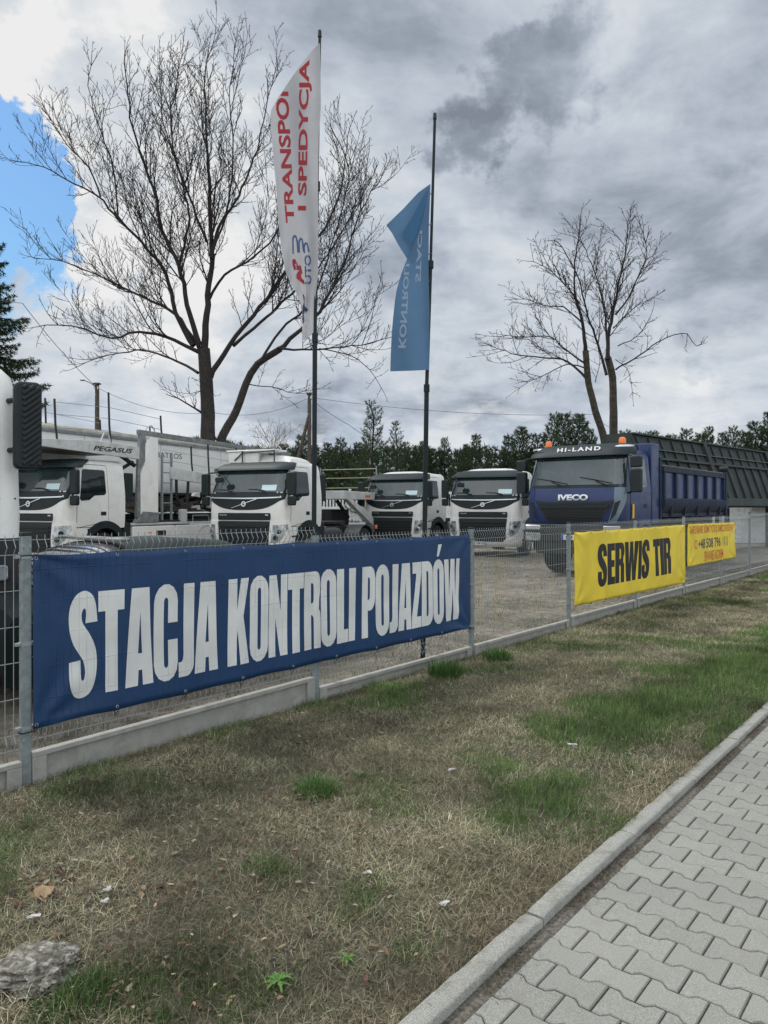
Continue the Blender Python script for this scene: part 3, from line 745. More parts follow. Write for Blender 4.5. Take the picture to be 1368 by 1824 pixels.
# ================================================================== LETTERS
def arcpts(cx, cy, rx, ry, a0, a1, n=7):
    return [(cx+rx*math.cos(R(a0+(a1-a0)*i/n)), cy+ry*math.sin(R(a0+(a1-a0)*i/n))) for i in range(n+1)]
def glyph(ch):
    """heavy condensed capitals in a unit square -> (loops, advance width)"""
    def oval(x0, x1, y0, y1, ry): 
        cx = (x0+x1)/2; rx = (x1-x0)/2
        return arcpts(cx, y1-ry, rx, ry, 0, 180)+arcpts(cx, y0+ry, rx, ry, 180, 360)
    if ch in 'OÓ':
        L = [[oval(0, 1, -.015, 1.015, .19), oval(.41, .59, .13, .87, .045)]]
        if ch == 'Ó': L.append([[(.38, 1.06), (.56, 1.06), (.86, 1.25), (.52, 1.25)]])
        return L, .198
    if ch == 'C':
        lp = arcpts(.5, .825, .5, .19, 0, 180)+arcpts(.5, .175, .5, .19, 180, 360)+[(1, .42), (.59, .42)]+arcpts(.5, .175, .09, .045, 0, -180)+arcpts(.5, .825, .09, .045, 180, 0)+[(.59, .60), (1, .60)]
        return [[lp]], .198
    if ch == 'S':
        P = [(765, 858), (752, 720), (728, 645), (685, 605), (640, 600), (590, 628), (553, 700), (537, 810), (545, 930), (575, 1030), (620, 1110), (650, 1170), (662, 1240), (658, 1300), (645, 1325),
             (632, 1310), (627, 1260), (627, 1155), (540, 1165), (538, 1290), (550, 1385), (585, 1450), (635, 1470), (695, 1448), (737, 1375), (757, 1250), (757, 1130), (740, 1040), (700, 950), (652, 870), (638, 820), (640, 770), (655, 742), (668, 752), (672, 790), (668, 862)]
        lp = [((x-537)/228, (1470-y)/870*1.03-.015) for x, y in P]
        return [[smooth_loop(lp, (0, 17, 18, 35), 3)]], .192
    if ch == 'T': return [[[(.27, 0), (.74, 0), (.74, .80), (1, .80), (1, 1), (0, 1), (0, .80), (.27, .80)]]], .185
    if ch == 'A': return [[[(0, 0), (.44, 0), (.47, .16), (.60, .16), (.62, 0), (1, 0), (.84, 1), (.22, 1)], [(.46, .33), (.60, .33), (.535, .76)]]], .212
    if ch == 'J': return [[[(0, 0)]+arcpts(.5, .14, .5, .14, -90, 0)+[(1, 1), (.33, 1), (.33, .24)]+arcpts(.15, .22, .16, .06, 0, -90)+[(0, .16)]]], .135
    if ch == 'K': return [[[(0, 0), (.42, 0), (.42, .30), (.46, .40), (.60, 0), (1, 0), (.72, .56), (.98, 1), (.60, 1), (.42, .64), (.42, 1), (0, 1)]]], .212
    if ch == 'N': return [[[(0, 0), (.36, 0), (.36, .48), (.62, 0), (1, 0), (1, 1), (.64, 1), (.64, .55), (.40, 1), (0, 1)]]], .205
    if ch == 'R':
        return [[[(0, 0), (.43, 0), (.43, .44), (.50, .44)]+arcpts(.50, .38, .09, .05, 90, 0, 3)+[(.59, 0), (1, 0), (1, .38)]+arcpts(.80, .42, .19, .09, 0, 70, 4)+arcpts(.70, .80, .30, .20, -50, 90, 8)+[(0, 1)],
                 [(.43, .59), (.43, .85), (.50, .85)]+arcpts(.50, .80, .10, .05, 90, 0, 3)+arcpts(.50, .64, .10, .05, 0, -90, 3)]], .2
    if ch == 'P':
        return [[[(0, 0), (.44, 0), (.44, .38), (.60, .38)]+arcpts(.62, .57, .38, .19, -80, 0, 6)+arcpts(.62, .81, .38, .19, 0, 90, 6)+[(0, 1)],
                 [(.44, .53), (.44, .85), (.50, .85)]+arcpts(.49, .80, .11, .05, 90, 0, 3)+arcpts(.49, .58, .11, .05, 0, -90, 3)]], .19
    if ch == 'D':
        return [[[(0, 0), (.52, 0)]+arcpts(.52, .18, .48, .18, -90, 0, 6)+arcpts(.52, .82, .48, .18, 0, 90, 6)+[(0, 1)],
                 [(.42, .15), (.42, .85), (.49, .85)]+arcpts(.49, .80, .10, .05, 90, 0, 3)+arcpts(.49, .20, .10, .05, 0, -90, 3)]], .2
    if ch == 'L': return [[[(0, 0), (1, 0), (1, .18), (.60, .18), (.60, 1), (0, 1)]]], .145
    if ch == 'I': return [[[(0, 0), (1, 0), (1, 1), (0, 1)]]], .088
    if ch == 'E': return [[[(0, 0), (1, 0), (1, .18), (.54, .18), (.54, .42), (.94, .42), (.94, .59), (.54, .59), (.54, .82), (1, .82), (1, 1), (0, 1)]]], .155
    if ch == 'Z': return [[[(0, 0), (1, 0), (1, .17), (.52, .17), (1, .84), (1, 1), (.04, 1), (.04, .83), (.46, .83), (0, .17)]]], .155
    if ch == 'W': return [[[(.13, 0), (.44, 0), (.52, .52), (.58, 0), (.88, 0), (1, 1), (.74, 1), (.70, .38), (.62, 1), (.38, 1), (.31, .38), (.26, 1), (0, 1)]]], .30
    return [], .1
def heavy_text(txt, x0, x1, y0, y1):
    gap = .006; tot = 0; items = []
    for ch in txt:
        if ch == ' ': tot += .085; continue
        L, w = glyph(ch); items.append((L, tot, w)); tot += w+gap
    tot -= gap; k = (x1-x0)/tot; bm = bmesh.new()
    for L, o, w in items:
        for loops in L:
            b = poly_bm([[(x0+(o+px_*w)*k, y0+py*(y1-y0)) for px_, py in lp] for lp in loops]); join_bm(bm, b); b.free()
    return bm

def banner_mat(name, col):
    m = bpy.data.materials.new(name); m.use_nodes = True; t = m.node_tree; b = t.nodes['Principled BSDF']
    b.inputs['Roughness'].default_value = .5; b.inputs['Specular IOR Level'].default_value = .35
    tc = N(t, 'ShaderNodeTexCoord'); v = tc.outputs['Object']
    f = noise_(t, v, 2.2, 6, .6, .4)
    lk(t, mixc(t, mrange(t, f, .3, .75), tuple(q*.88 for q in col), tuple(min(1, q*1.1) for q in col)), b.inputs['Base Color'])
    # faint relief where the cloth lies on the wires behind it
    sep = N(t, 'ShaderNodeSeparateXYZ'); lk(t, v, sep.inputs[0])
    def ridge(c, period, wdt):
        q = math_(t, 'ABSOLUTE', math_(t, 'SUBTRACT', math_(t, 'FRACT', math_(t, 'DIVIDE', c, period)), .5))
        return mrange(t, q, wdt, 0.0)
    h = math_(t, 'ADD', ridge(sep.outputs[0], .0502, .09), ridge(sep.outputs[2], .2, .02))
    h = math_(t, 'ADD', math_(t, 'MULTIPLY', h, mrange(t, noise_(t, v, 1.7, 3, .5), .40, .62)), math_(t, 'MULTIPLY', noise_(t, v, 5, 4, .5, .8), 1.2))
    bn = N(t, 'ShaderNodeBump'); bn.inputs['Strength'].default_value = .6; bn.inputs['Distance'].default_value = .006
    lk(t, h, bn.inputs['Height']); lk(t, bn.outputs[0], b.inputs['Normal'])
    return m
def banner(name, s0, s1, zt0, zt1, zb0, zb1, col, label, seed, posts):
    root = empty(name, P0, FANG, label, 'banner')
    def off(s, z):
        y = -.042
        e = (s-s0)/(s1-s0); q = (z-zb0)/(zt0-zb0)
        y -= .022*noise.noise(Vector((s*.9, z*1.1, seed)))+.011*noise.noise(Vector((s*3.1, z*1.6, seed+4)))
        for p in posts: y -= .014*math.exp(-((s-p)/.03)**2)-.004*math.exp(-((s-p)/.12)**2)
        # diagonal pulls out of the corners
        for (cs, cz, ds, dz_) in ((s0, 1, 1, -1), (s1, 1, -1, -1), (s0, 0, 1, 1), (s1, 0, -1, 1)):
            a = abs(s-cs); bq = abs(q-cz)*(zt0-zb0); rr = math.hypot(a, bq)
            if rr < .6 and rr > .01:
                th = math.atan2(bq, a); y -= .018*(1-rr/.6)*math.sin(th*9+seed)*min(1, rr/.12)
        return y
    def f(u, v, o):            # u 0..1 -> s, v = metres height relative 0..1
        return None
    H0 = zt0-zb0
    def F(s, q, o):            # q 0..1 between the bottom and top edges
        e = (s-s0)/(s1-s0); zt = zt0+(zt1-zt0)*e; zb = zb0+(zb1-zb0)*e
        nG = max(2, round((s1-s0)/.55)); sc = math.sin(PI*((e*nG) % 1))
        z = zb+(zt-zb)*q - .010*sc*max(0, q*5-4) + .008*sc*max(0, 1-q*5)
        return Vector((s, off(s, z)-o, z))
    bm = poly_bm([rrect(s0, s1, 0, 1)])
    cloth = patch(bm, lambda s, q, o: F(s, q, o), 'cloth', banner_mat(name+'_vinyl', col), root, 0.0, 0.0, .035, .04, 60)
    sm = cloth.modifiers.new('solid', 'SOLIDIFY'); sm.thickness = .0012; sm.offset = -1
    # hem, grommets, ties
    nG = max(2, round((s1-s0)/.55))
    for i in range(nG+1):
        s = s0+.02+(s1-s0-.04)*i/nG
        for q in (.022, .978):
            c = F(s, q, .0015); pts = [c+Vector((.009*math.cos(a), 0, .009*math.sin(a))) for a in np.linspace(0, 2*PI, 11)]
            MB().tube(pts, .0028, 5).build('grommet', M_wire, root)
            tie = MB()
            if q < .5: tie.tube([c+Vector((0, -.003, 0)), c+Vector((.003, -.010, -.02)), c+Vector((0, .03, -.05-.03*rnd.random())), c+Vector((-.004, .03, -.01))], .0032, 5)
            else: tie.tube([c+Vector((0, -.002, 0)), c+Vector((.002, -.004, .02)), c+Vector((0, .03, .03))], .0022, 5)
            tie.build('cable_tie', M_tie, root)
    return root, F
def hgt(F, s, z, zt, zb): return (z-zb)/(zt-zb)
b1, F1 = banner('blue_banner', .030, 4.905, 1.394, 1.380, .330, .329, (.012, .045, .122), 'long dark blue vinyl banner with big white capital letters tied to the mesh fence', 1.3, (2.5,))
bm = heavy_text('STACJA KONTROLI POJAZDÓW', .26, 4.69, (.462-.33)/1.064, (1.128-.33)/1.057)
patch(bm, F1, 'lettering', banner_mat('white_print', (.66, .67, .66)), b1, .0016, 0, .035, .04, 60)
M_yel = (.78, .60, .05); M_blk = mat('black_print', (.018, .018, .02), .6); M_red = mat('red_print', (.50, .05, .035), .6); M_navy = mat('navy_print', (.03, .035, .09), .6)
b2, F2 = banner('yellow_banner', 7.575, 12.45, 1.33, 1.351, .287, .235, M_yel, 'long yellow vinyl banner with black capitals SERWIS TIR on the fence', 5.1, (10.0,))
bm = heavy_text('SERWIS TIR', 8.38, 11.62, .21, .80)
patch(bm, F2, 'lettering', banner_mat('black_print_vinyl', (.016, .016, .018)), b2, .0016, 0, .035, .04, 60)
b3, F3 = banner('small_yellow_banner', 12.6, 16.03, 1.359, 1.338, .524, .53, M_yel, 'small yellow banner with red and navy writing and a phone number', 9.2, (15.0,))
def ftext(txt, s0, s1, q0, q1, m, F, parent, name='lettering', bold=.008, sp=1.03):
    b = fit_bm(text_bm(txt, 1, bold, 1, sp), s0, s1, q0, q1); return patch(b, F, name, m, parent, .0018, 0, .05, .05, 60)
ftext('NAPEŁNIANIE KLIMATYZACJI SAMOCHODOWEJ', 12.67, 15.88, .70, .95, M_red, F3, b3)
ftext('+48 508 796 111', 13.25, 15.35, .375, .63, M_navy, F3, b3, bold=.02)
ftext('SPAWANIE ARGONEM', 13.68, 15.0, .05, .31, M_red, F3, b3)
bm = poly_bm([smooth_loop([(13.05, .40), (13.12, .40), (13.17, .50), (13.12, .60), (13.04, .60), (12.99, .50)]), smooth_loop([(13.06, .43), (13.11, .43), (13.145, .5), (13.11, .57), (13.05, .57), (13.015, .5)])])
patch(bm, F3, 'phone_symbol', M_red, b3, .0018, 0, .05, .05)

# ================================================================== FLAGS
def flag_cloth(col, name): return mat(name, col, .8, var=.06, vscale=4, trans=.45)
def flagpole(name, pts, D, label, r):
    root = empty(name, (px(*pts[0], D).x, D, 0), 0, label, 'flagpole')
    P = [px(x, y, D)-root.location for x, y in pts]; P[0].z = 0
    n = len(P); mb = MB(); mb.tube(P[:2], r, 12); mb.build('lower_tube', M_pole, root)
    mb = MB(); mb.tube(P[1:3], r*.78, 12); mb.build('middle_tube', M_pole, root)
    mb = MB(); mb.tube(P[2:], r*.6, 10); mb.build('upper_tube', M_pole, root)
    for a in (P[1], P[2]): MB().cyl(a-Vector((0, 0, .05)), a+Vector((0, 0, .03)), r*1.25, n=12).build('collar', M_pole, root)
    mb = MB(); mb.cyl(P[-1], P[-1]+Vector((0, 0, .06)), r*.85, r*.7, n=10); mb.build('top_cap', M_tie, root)
    return root
DF1, DF2 = 6.75, 7.95
flagpole('flagpole', [(558, 1240), (561, 600), (565, 330), (569.5, 66)], DF1, 'tall dark green flagpole carrying the white flag behind the fence', .022)
flagpole('flagpole', [(753, 1130), (760, 690), (767, 470), (774.5, 212)], DF2, 'dark flagpole with a bare upper tip carrying the blue flag', .026)
def FL1(x, y, o):
    u = (571-x)/85.0
    w = .035*math.sin(u*7.5+y*.012)+.05*noise.noise(Vector((x*.02, y*.006, 2)))+.02*math.sin(x*.33+y*.02)*min(1, max(0, (y-380)/150))
    return px(x, y, DF1-.045+w*min(1, u*4+.1)-o)
def FL2(x, y, o):
    u = (768-x)/75.0
    w = .03*math.sin(u*6+y*.011+1)+.05*noise.noise(Vector((x*.02, y*.006, 7)))
    return px(x, y, DF2-.045+w*min(1, u*4+.1)-o)
f1 = empty('white_flag', (px(560, 600, DF1).x, DF1, 2.5), 0, 'long white advertising flag with red vertical lettering and blue hand emblem', 'flag')
def reparent(o, root): o.parent = root; o.matrix_parent_inverse = Matrix.Translation(root.location).inverted(); return o
M_fw = flag_cloth((.47, .47, .49), 'white_flag_cloth')
out1 = [(570, 76), (556, 90), (540, 110), (523, 133), (508, 155), (494, 176), (483, 196), (481.5, 205), (483.5, 240), (489, 300), (492, 335), (494, 370), (497, 410), (502, 445), (507, 478), (511, 490), (520, 508), (531, 528), (538, 548), (538.5, 575), (538, 606),
        (549, 601), (560, 593), (561, 560), (563, 520), (566, 495), (567, 450), (566.5, 400), (566.5, 320), (568, 240), (571.5, 190), (571, 130)]
o = patch(poly_bm([out1]), FL1, 'cloth', M_fw, f1, 0, 0, 5, 8, 60); reparent(o, f1)
M_fred = mat('flag_red', (.42, .05, .06), .8, trans=.35); M_fblue = mat('flag_blue_print', (.075, .13, .27), .8, trans=.35); M_fnavy = mat('flag_navy', (.02, .045, .10), .8)
def vtext(txt, xc0, yc0, xc1, yc1, hgt0, hgt1, F, m, root, mirror=False, clips=(), bold=.03):
    """text running from the first point to the second, up the flag; glyph tops to the left (or right when seen from the back)"""
    b = fit_bm(text_bm(txt, 1, bold), 0, 1, -.5, .5)
    cut_grid(b, .02, .2)
    for v in b.verts:
        t, h = v.co.x, v.co.y; x = xc0+(xc1-xc0)*t; y = yc0+(yc1-yc0)*t; w = hgt0+(hgt1-hgt0)*t
        v.co = Vector((x+(h*w if mirror else -h*w), y, 0))
    for co, no in clips: clip_bm(b, co, no)
    o = patch(b, F, 'lettering', m, root, .003, 0, 6, 8, 60); return reparent(o, root)
vtext('I SPEDYCJA', 540, 375, 545, 106, 19, 24, FL1, M_fred, f1)
vtext('TRANSPORT', 517, 397, 498, 112, 15, 27, FL1, M_fred, f1, clips=[((497, 174, 0), (-22, -14, 0))])
for k, (x0, x1, yb, ya) in enumerate(((521, 531, 452, 418), (532, 541, 450, 423), (541, 550.5, 451, 431))):
    lp = [(x0, yb), (x0-.5, ya+6), (x0+2.5, ya), (x0+7, ya+2), (x1, ya+12), (x1+1.5, yb-2)]; lp2 = [(x1-1.5, yb-2), (x1-3, ya+13), (x0+5.5, ya+5), (x0+3.5, ya+4.5), (x0+2, ya+9), (x0+2.5, yb)]
    o = patch(poly_bm([lp+lp2]), FL1, 'emblem_finger', M_fblue, f1, .003, 0, 5, 6); reparent(o, f1)
vtext('UTO', 549, 506, 548, 454, 11, 12, FL1, M_fblue, f1)
vtext('AP', 537, 508, 526, 461, 13, 15, FL1, M_fred, f1, bold=.07)
o = patch(poly_bm([[(539, 522), (544, 530), (543, 545), (549, 552), (541, 560), (543, 572), (538.6, 578), (538.6, 548), (541, 538)]]), FL1, 'emblem_scrawl', M_fnavy, f1, .003, 0, 5, 6); reparent(o, f1)
bm = poly_bm([[(565, 578), (574, 594), (575, 604), (566, 594)]]); o = patch(bm, FL1, 'loose_corner', M_fw, f1, -.05, 0, 5, 6); reparent(o, f1)
f2 = empty('blue_flag', (px(760, 660, DF2).x, DF2, 2.5), 0, 'blue advertising flag with its upper corner folded over and mirrored pale lettering', 'flag')
M_fb = flag_cloth((.095, .19, .32), 'blue_flag_cloth')
body2 = [(767, 328), (764, 400), (763.5, 450), (763.5, 500), (765, 540), (765, 600), (764, 659), (730, 660.5), (695, 661.5), (696, 630), (698, 590), (700.5, 563), (703, 540), (706, 519), (710, 503), (715.5, 486), (725, 461), (733, 440), (742, 415), (752, 370)]
o = patch(poly_bm([body2]), FL2, 'cloth', M_fb, f2, 0, 0, 6, 8, 60); reparent(o, f2)
fold = [(767, 327), (745, 343), (718, 372), (688, 401), (698, 415), (710, 437), (725, 461), (733, 440), (742, 415), (755, 365)]
o = patch(poly_bm([fold]), FL2, 'folded_corner', M_fb, f2, -.05, 0, 6, 8, 60); reparent(o, f2)
fold2 = [(764, 331), (735, 385), (717, 415), (733, 438), (744, 415), (757, 365)]
o = patch(poly_bm([fold2]), FL2, 'fold_layer', mat('blue_flag_fold_shade', (.035, .115, .23), .85), f2, .012, 0, 6, 8, 60); reparent(o, f2)  # shade of the doubled cloth put into this layer's darker blue
M_fpale = mat('flag_pale_print', (.33, .43, .54), .8, trans=.3)
vtext('KONTROLI', 716, 620, 725, 470, 14, 9, FL2, M_fpale, f2, True, bold=.03, clips=[((725, 468, 0), (-.9, -.4, 0))])
vtext('STACJA', 743, 502, 749, 385, 13, 8, FL2, M_fpale, f2, True, bold=.03, clips=[((745, 420, 0), (-.92, -.35, 0))])
mb = MB()
for y in (345, 400, 452, 500, 545, 600, 655):
    c = px(767.5-(y-345)*.022, y, DF2); mb.tube([c+Vector((.018*math.cos(a), .0+.018*math.sin(a), 0)) for a in np.linspace(0, 2*PI, 9)], .004, 4)
o = mb.build('flag_rings', M_wire, f2); reparent(o, f2)

# ================================================================== TRUCKS
def cab_surf(prof, r, bulge=.03):
    """front perimeter of a cab: u metres round the front from the centre line, z height"""
    zs = [p[0] for p in prof]
    def at(z):
        hw = float(np.interp(z, zs, [p[1] for p in prof])); yf = float(np.interp(z, zs, [p[2] for p in prof])); return hw, yf
    def f(u, z, off=0.0):
        hw, yf = at(z); st = hw-r; sg = 1 if u >= 0 else -1; a = abs(u)
        if a <= st: x, y, nx, ny = a, yf+bulge*(a/st)**2*.5, 0, -1
        elif a <= st+PI*r/2:
            th = (a-st)/r; x = st+r*math.sin(th); y = yf+bulge*.5+r-r*math.cos(th); nx, ny = math.sin(th), -math.cos(th)
        else: x, y, nx, ny = hw, yf+bulge*.5+r+(a-st-PI*r/2), 1, 0
        return Vector((sg*(x+nx*off), y+ny*off, z))
    f.at = at; f.r = r; f.bulge = bulge
    return f
def cab_body(name, f, zs, L, m, parent, top_shrink=0.05, rear_fn=None):
    rings = []
    for z in zs:
        hw, yf = f.at(z); st = hw-f.r
        us = [st*k/6 for k in range(7)]+[st+PI*f.r/2*k/6 for k in range(1, 7)]
        pts = [f(u, z) for u in us]; yr = rear_fn(z) if rear_fn else L
        y0 = pts[-1].y
        for k in range(1, 5): pts.append(Vector((hw, y0+(yr-.05-y0)*k/4, z)))
        pts.append(Vector((hw-.05, yr, z))); pts.append(Vector((0, yr, z)))
        full = pts+[Vector((-p.x, p.y, p.z)) for p in pts[-2:0:-1]]
        rings.append(full)
    mb = MB(); n = len(rings[0]); vs = [p for r_ in rings for p in r_]; fs = []
    for i in range(len(rings)-1):
        for k in range(n): fs.append((i*n+k, i*n+(k+1) % n, (i+1)*n+(k+1) % n, (i+1)*n+k))
    fs += [tuple(range(n-1, -1, -1)), tuple(range((len(rings)-1)*n, len(rings)*n))]
    mb.add(vs, fs); return mb.build(name, m, parent, sharp=40)
def side_f(f, sg):               # side patches: u = y, z ; offset outwards
    def g(y, z, off=0.0):
        hw, _ = f.at(z); return Vector((sg*(hw+off), y, z))
    return g
def wheel(parent, x, y, r=.5, w=.30, out=1, name='wheel', dual=False):
    wh = bpy.data.objects.new(name, None); COL.objects.link(wh); wh.parent = parent; wh.location = (x, y, r)
    mb = MB(); a, b = -w/2, w/2
    prof = [(.30, a), (r*.80, a), (r*.93, a+.012), (r*.985, a+.035), (r, a+.06)]
    for k in range(4): q = a+.06+(w-.12)*(k+.5)/4; prof += [(r, q-.012), (r-.012, q-.008), (r-.012, q+.008), (r, q+.012)]
    prof += [(r, b-.06), (r*.985, b-.035), (r*.93, b-.012), (r*.80, b), (.30, b)]
    mb.lathe(prof, (0, 0, 0), 'x', 36); mb.build('tyre', M_black, wh, sharp=30)
    mb = MB(); o = out; e = w/2
    mb.lathe([(.305, -o*e), (.31, o*(e-.01)), (.285, o*(e-.005)), (.27, o*(e-.06)), (.21, o*(e-.09)), (.17, o*(e-.03)), (.13, o*(e-.0)), (.11, o*(e+.03)), (.001, o*(e+.035))], (0, 0, 0), 'x', 30)
    for k in range(10):
        t = 2*PI*k/10; c = Vector((o*(e-.035), .19*math.cos(t), .19*math.sin(t))); mb.cyl(c, c+Vector((o*.035, 0, 0)), .016, n=6)
    mb.build('rim', M_rim, wh, sharp=30)
    return wh
def arch(parent, y, zc, r0, r1, x0, x1, a0=0, a1=180, m=None, name='wheel_arch'):
    n = 14; pts = [(y+r1*math.cos(R(a0+(a1-a0)*i/n)), zc+r1*math.sin(R(a0+(a1-a0)*i/n))) for i in range(n+1)]
    pts += [(y+r0*math.cos(R(a1-(a1-a0)*i/n)), zc+r0*math.sin(R(a1-(a1-a0)*i/n))) for i in range(n+1)]
    vs = []; q = len(pts); mb = MB()
    vs = [(x0, *p) for p in pts]+[(x1, *p) for p in pts]; fs = []
    for i in range(q): fs.append((i, (i+1) % q, q+(i+1) % q, q+i))
    h = (q-2)//2
    for i in range(n): fs += [(i, i+1, q-2-i, q-1-i), (q+i, q+q-1-i, q+q-2-i, q+i+1)]
    mb.add(vs, fs); return mb.build(name, m or M_plastic, parent, bevel=.006)
def mirror(parent, x, y, z0, z1, w, d, arms, ribs=False, split=None):
    p = bpy.data.objects.new('mirror', None); COL.objects.link(p); p.parent = parent
    for (a, b) in ([(z0, z1)] if split is None else [(z0, split-.015), (split+.015, z1)]):
        mb = MB(); mb.prism(rrect(x-w/2, x+w/2, a, b, .05), 'y', y-d/2, y+d/2); mb.build('mirror_housing', M_plastic, p, bevel=.025)
        mb = MB(); mb.prism(rrect(x-w/2+.02, x+w/2-.02, a+.02, b-.02, .04), 'y', y+d/2-.004, y+d/2+.003); mb.build('mirror_glass', M_sglass, p)
    for a, b in arms: MB().tube([a, ((a[0]+b[0])/2, (a[1]+b[1])/2-.05, (a[2]+b[2])/2+.01), b], .02, 8).build('mirror_arm', M_plastic, p)
    return p

PF = [(1.0, 1.20, .035), (1.3, 1.235, 0), (1.6, 1.245, 0), (1.95, 1.245, .03), (2.1, 1.235, .07), (2.72, 1.165, .30), (2.86, 1.12, .42), (2.93, 1.02, .62)]
PB = [(.34, 1.19, .10), (.46, 1.235, .0), (.9, 1.25, -.03), (1.06, 1.25, -.02), (1.32, 1.245, -.012)]
def flow_truck(name, loc, th, label, roof='low', axles=1, wb=3.6, plate='PO 2817S', gpr='white trucks parked on the yard'):
    root = empty(name, loc, -R(th), label, 'truck', gpr)
    f = cab_surf(PF, .26); L = 2.12
    cab_body('cab', f, [1.12, 1.3, 1.45, 1.6, 1.78, 1.95, 2.02, 2.1, 2.3, 2.5, 2.72, 2.80, 2.86, 2.90, 2.93], L, M_white, root)
    fb = cab_surf(PB, .30)
    cab_body('bumper', fb, [.34, .40, .46, .6, .75, .9, 1.06, 1.14], .80, M_white, root)
    # windscreen with black rim, dark nose panel with curved lower edge
    patch(poly_bm([rrect(-1.27, 1.27, 2.02, 2.80, .06)]), f, 'windscreen_surround', M_plastic, root, .004, .02, .12)
    patch(poly_bm([rrect(-1.20, 1.20, 2.09, 2.70, .07)]), f, 'windscreen', M_glass, root, .010, .01, .12)
    low = [(-1.30, 2.06), (-1.26, 1.90)]+[(x, 1.60+.24*(abs(x)/1.1)**3.2) for x in np.linspace(-1.1, 1.1, 19)]+[(1.26, 1.90), (1.30, 2.06)]
    npn = patch(poly_bm([low]), f, 'nose_panel', M_plastic, root, .008, .015, .12)
    patch(poly_bm([smooth_loop([(-1.08, 1.925), (0, 1.90), (1.08, 1.925), (1.12, 1.945), (1.08, 1.955), (0, 1.935), (-1.08, 1.955), (-1.12, 1.945)], (), 3)]), f, 'trim_strip', mat('silver_trim', (.66, .70, .70), .3, metal=.6), root, .02, .012, .12)
    ring = [[(.075*math.cos(a), 1.765+.075*math.sin(a)) for a in np.linspace(0, 2*PI, 21)[:-1]], [(.047*math.cos(a), 1.765+.047*math.sin(a)) for a in np.linspace(0, 2*PI, 21)[:-1]]]
    em = patch(poly_bm(ring), f, 'emblem', M_chrome, root, .035, .02, .1)
    patch(fit_bm(text_bm('VOLVO', 1, .03), -.045, .045, 1.755, 1.775), f, 'emblem_lettering', M_chrome, em, .03, 0, .1)
    patch(poly_bm([[(-.42, 1.655), (-.385, 1.655), (.42, 1.895), (.385, 1.905)]]), f, 'emblem_bar', M_chrome, em, .028, .012, .1)
    # sun visor
    mb = MB(); n = 12; us = np.linspace(-1.32, 1.32, 25); vs = []; sec = [(2.72, .055), (2.69, .17), (2.76, .185), (2.90, .10), (2.945, -.10), (2.90, -.14)]
    for u in us:
        for z, o in sec:
            k = 1-.45*max(0, (abs(u)-1.0)/.32)**2 if o > 0 else 1
            p_ = f(u, min(z, 2.93), o*k); p_.z = z; vs.append(p_)
    q = len(sec); fs = []
    for i in range(len(us)-1):
        for j in range(q): fs.append((i*q+j, (i+1)*q+j, (i+1)*q+(j+1) % q, i*q+(j+1) % q))
    fs += [tuple(range(q)), tuple(range(len(vs)-1, len(vs)-q-1, -1))]
    mb.add(vs, fs); mb.build('sun_visor', M_visor, root, sharp=50)
    # upper grille band, main grille with slats
    ug = patch(poly_bm([rrect(-.86, .86, 1.325, 1.52, .04)]), f, 'upper_grille', M_plastic, root, .012, .02, .12)
    patch(poly_bm([rrect(-.42, .42, 1.40, 1.49, .02)]), f, 'grille_slot', M_tie, ug, .016, 0, .1)
    for tx, x0, x1 in (('VOLVO', -.82, -.56), ('FM', .70, .79)):
        patch(fit_bm(text_bm(tx, 1, .03), x0, x1, 1.445, 1.485), f, 'lettering', M_chrome, ug, .017, 0, .1)
    gr = patch(poly_bm([[(-.84, 1.30), (-.80, .62), (-.70, .52), (.70, .52), (.80, .62), (.84, 1.30)]]), fb, 'main_grille', M_tie, root, .012, .02, .12)
    mb = MB()
    for k in range(6):
        z = .66+k*.10; n = 10
        for i in range(n): 
            a, b = -.76+1.52*i/n, -.76+1.52*(i+1)/n; mb.bar(fb(a, z, .03), fb(b, z, .03), .035, .045)
    mb.build('slats', M_plastic, gr)
    for sg in (-1, 1):
        hp = [(sg*.86, 1.28), (sg*.83, .72), (sg*.92, .55), (sg*1.15, .66), (sg*1.50, 1.14), (sg*1.52, 1.28), (sg*1.2, 1.33)]
        ch = patch(poly_bm([hp]), fb, 'headlight_surround', M_white, root, .02, .03, .1)
        lp = [(sg*.95, 1.20), (sg*.90, .76), (sg*1.00, .69), (sg*1.20, .84), (sg*1.36, 1.12), (sg*1.34, 1.22)]
        hl = patch(poly_bm([lp]), fb, 'headlight', M_lens, root, .028, .01, .1)
        for (u, z, rr) in ((1.03, .86, .07), (1.12, 1.02, .065), (1.20, 1.14, .05)):
            c = fb(sg*u, z, .03); nrm = (fb(sg*u, z, .1)-fb(sg*u, z, 0)).normalized()
            mb = MB(); mb.cyl(c-nrm*.01, c+nrm*.006, rr, rr*.92, 14); mb.build('lamp', M_glass if rr > .06 else M_chrome, hl)
        # doors and side windows
        s_ = side_f(f, sg)
        dr = patch(poly_bm([rrect(.42, 1.46, 1.16, 2.78, .06)]), s_, 'door', M_white, root, .008, .012, .25)
        patch(poly_bm([rrect(.405, 1.475, 1.145, 2.795, .07), rrect(.42, 1.46, 1.16, 2.78, .06)]), s_, 'door_gap', M_tie, dr, .0035, 0, .25)
        wn = [(.50, 1.90), (.62, 2.62), (.66, 2.66), (1.33, 2.66), (1.38, 2.62), (1.38, 2.06), (1.32, 2.0), (.98, 1.98), (.80, 1.86), (.55, 1.84)]
        patch(poly_bm([wn]), s_, 'side_window', M_sglass, dr, .014, .008, .25)
        patch(poly_bm([rrect(1.20, 1.38, 1.46, 1.56, .02)]), s_, 'handle', M_plastic, dr, .016, .01, .25)
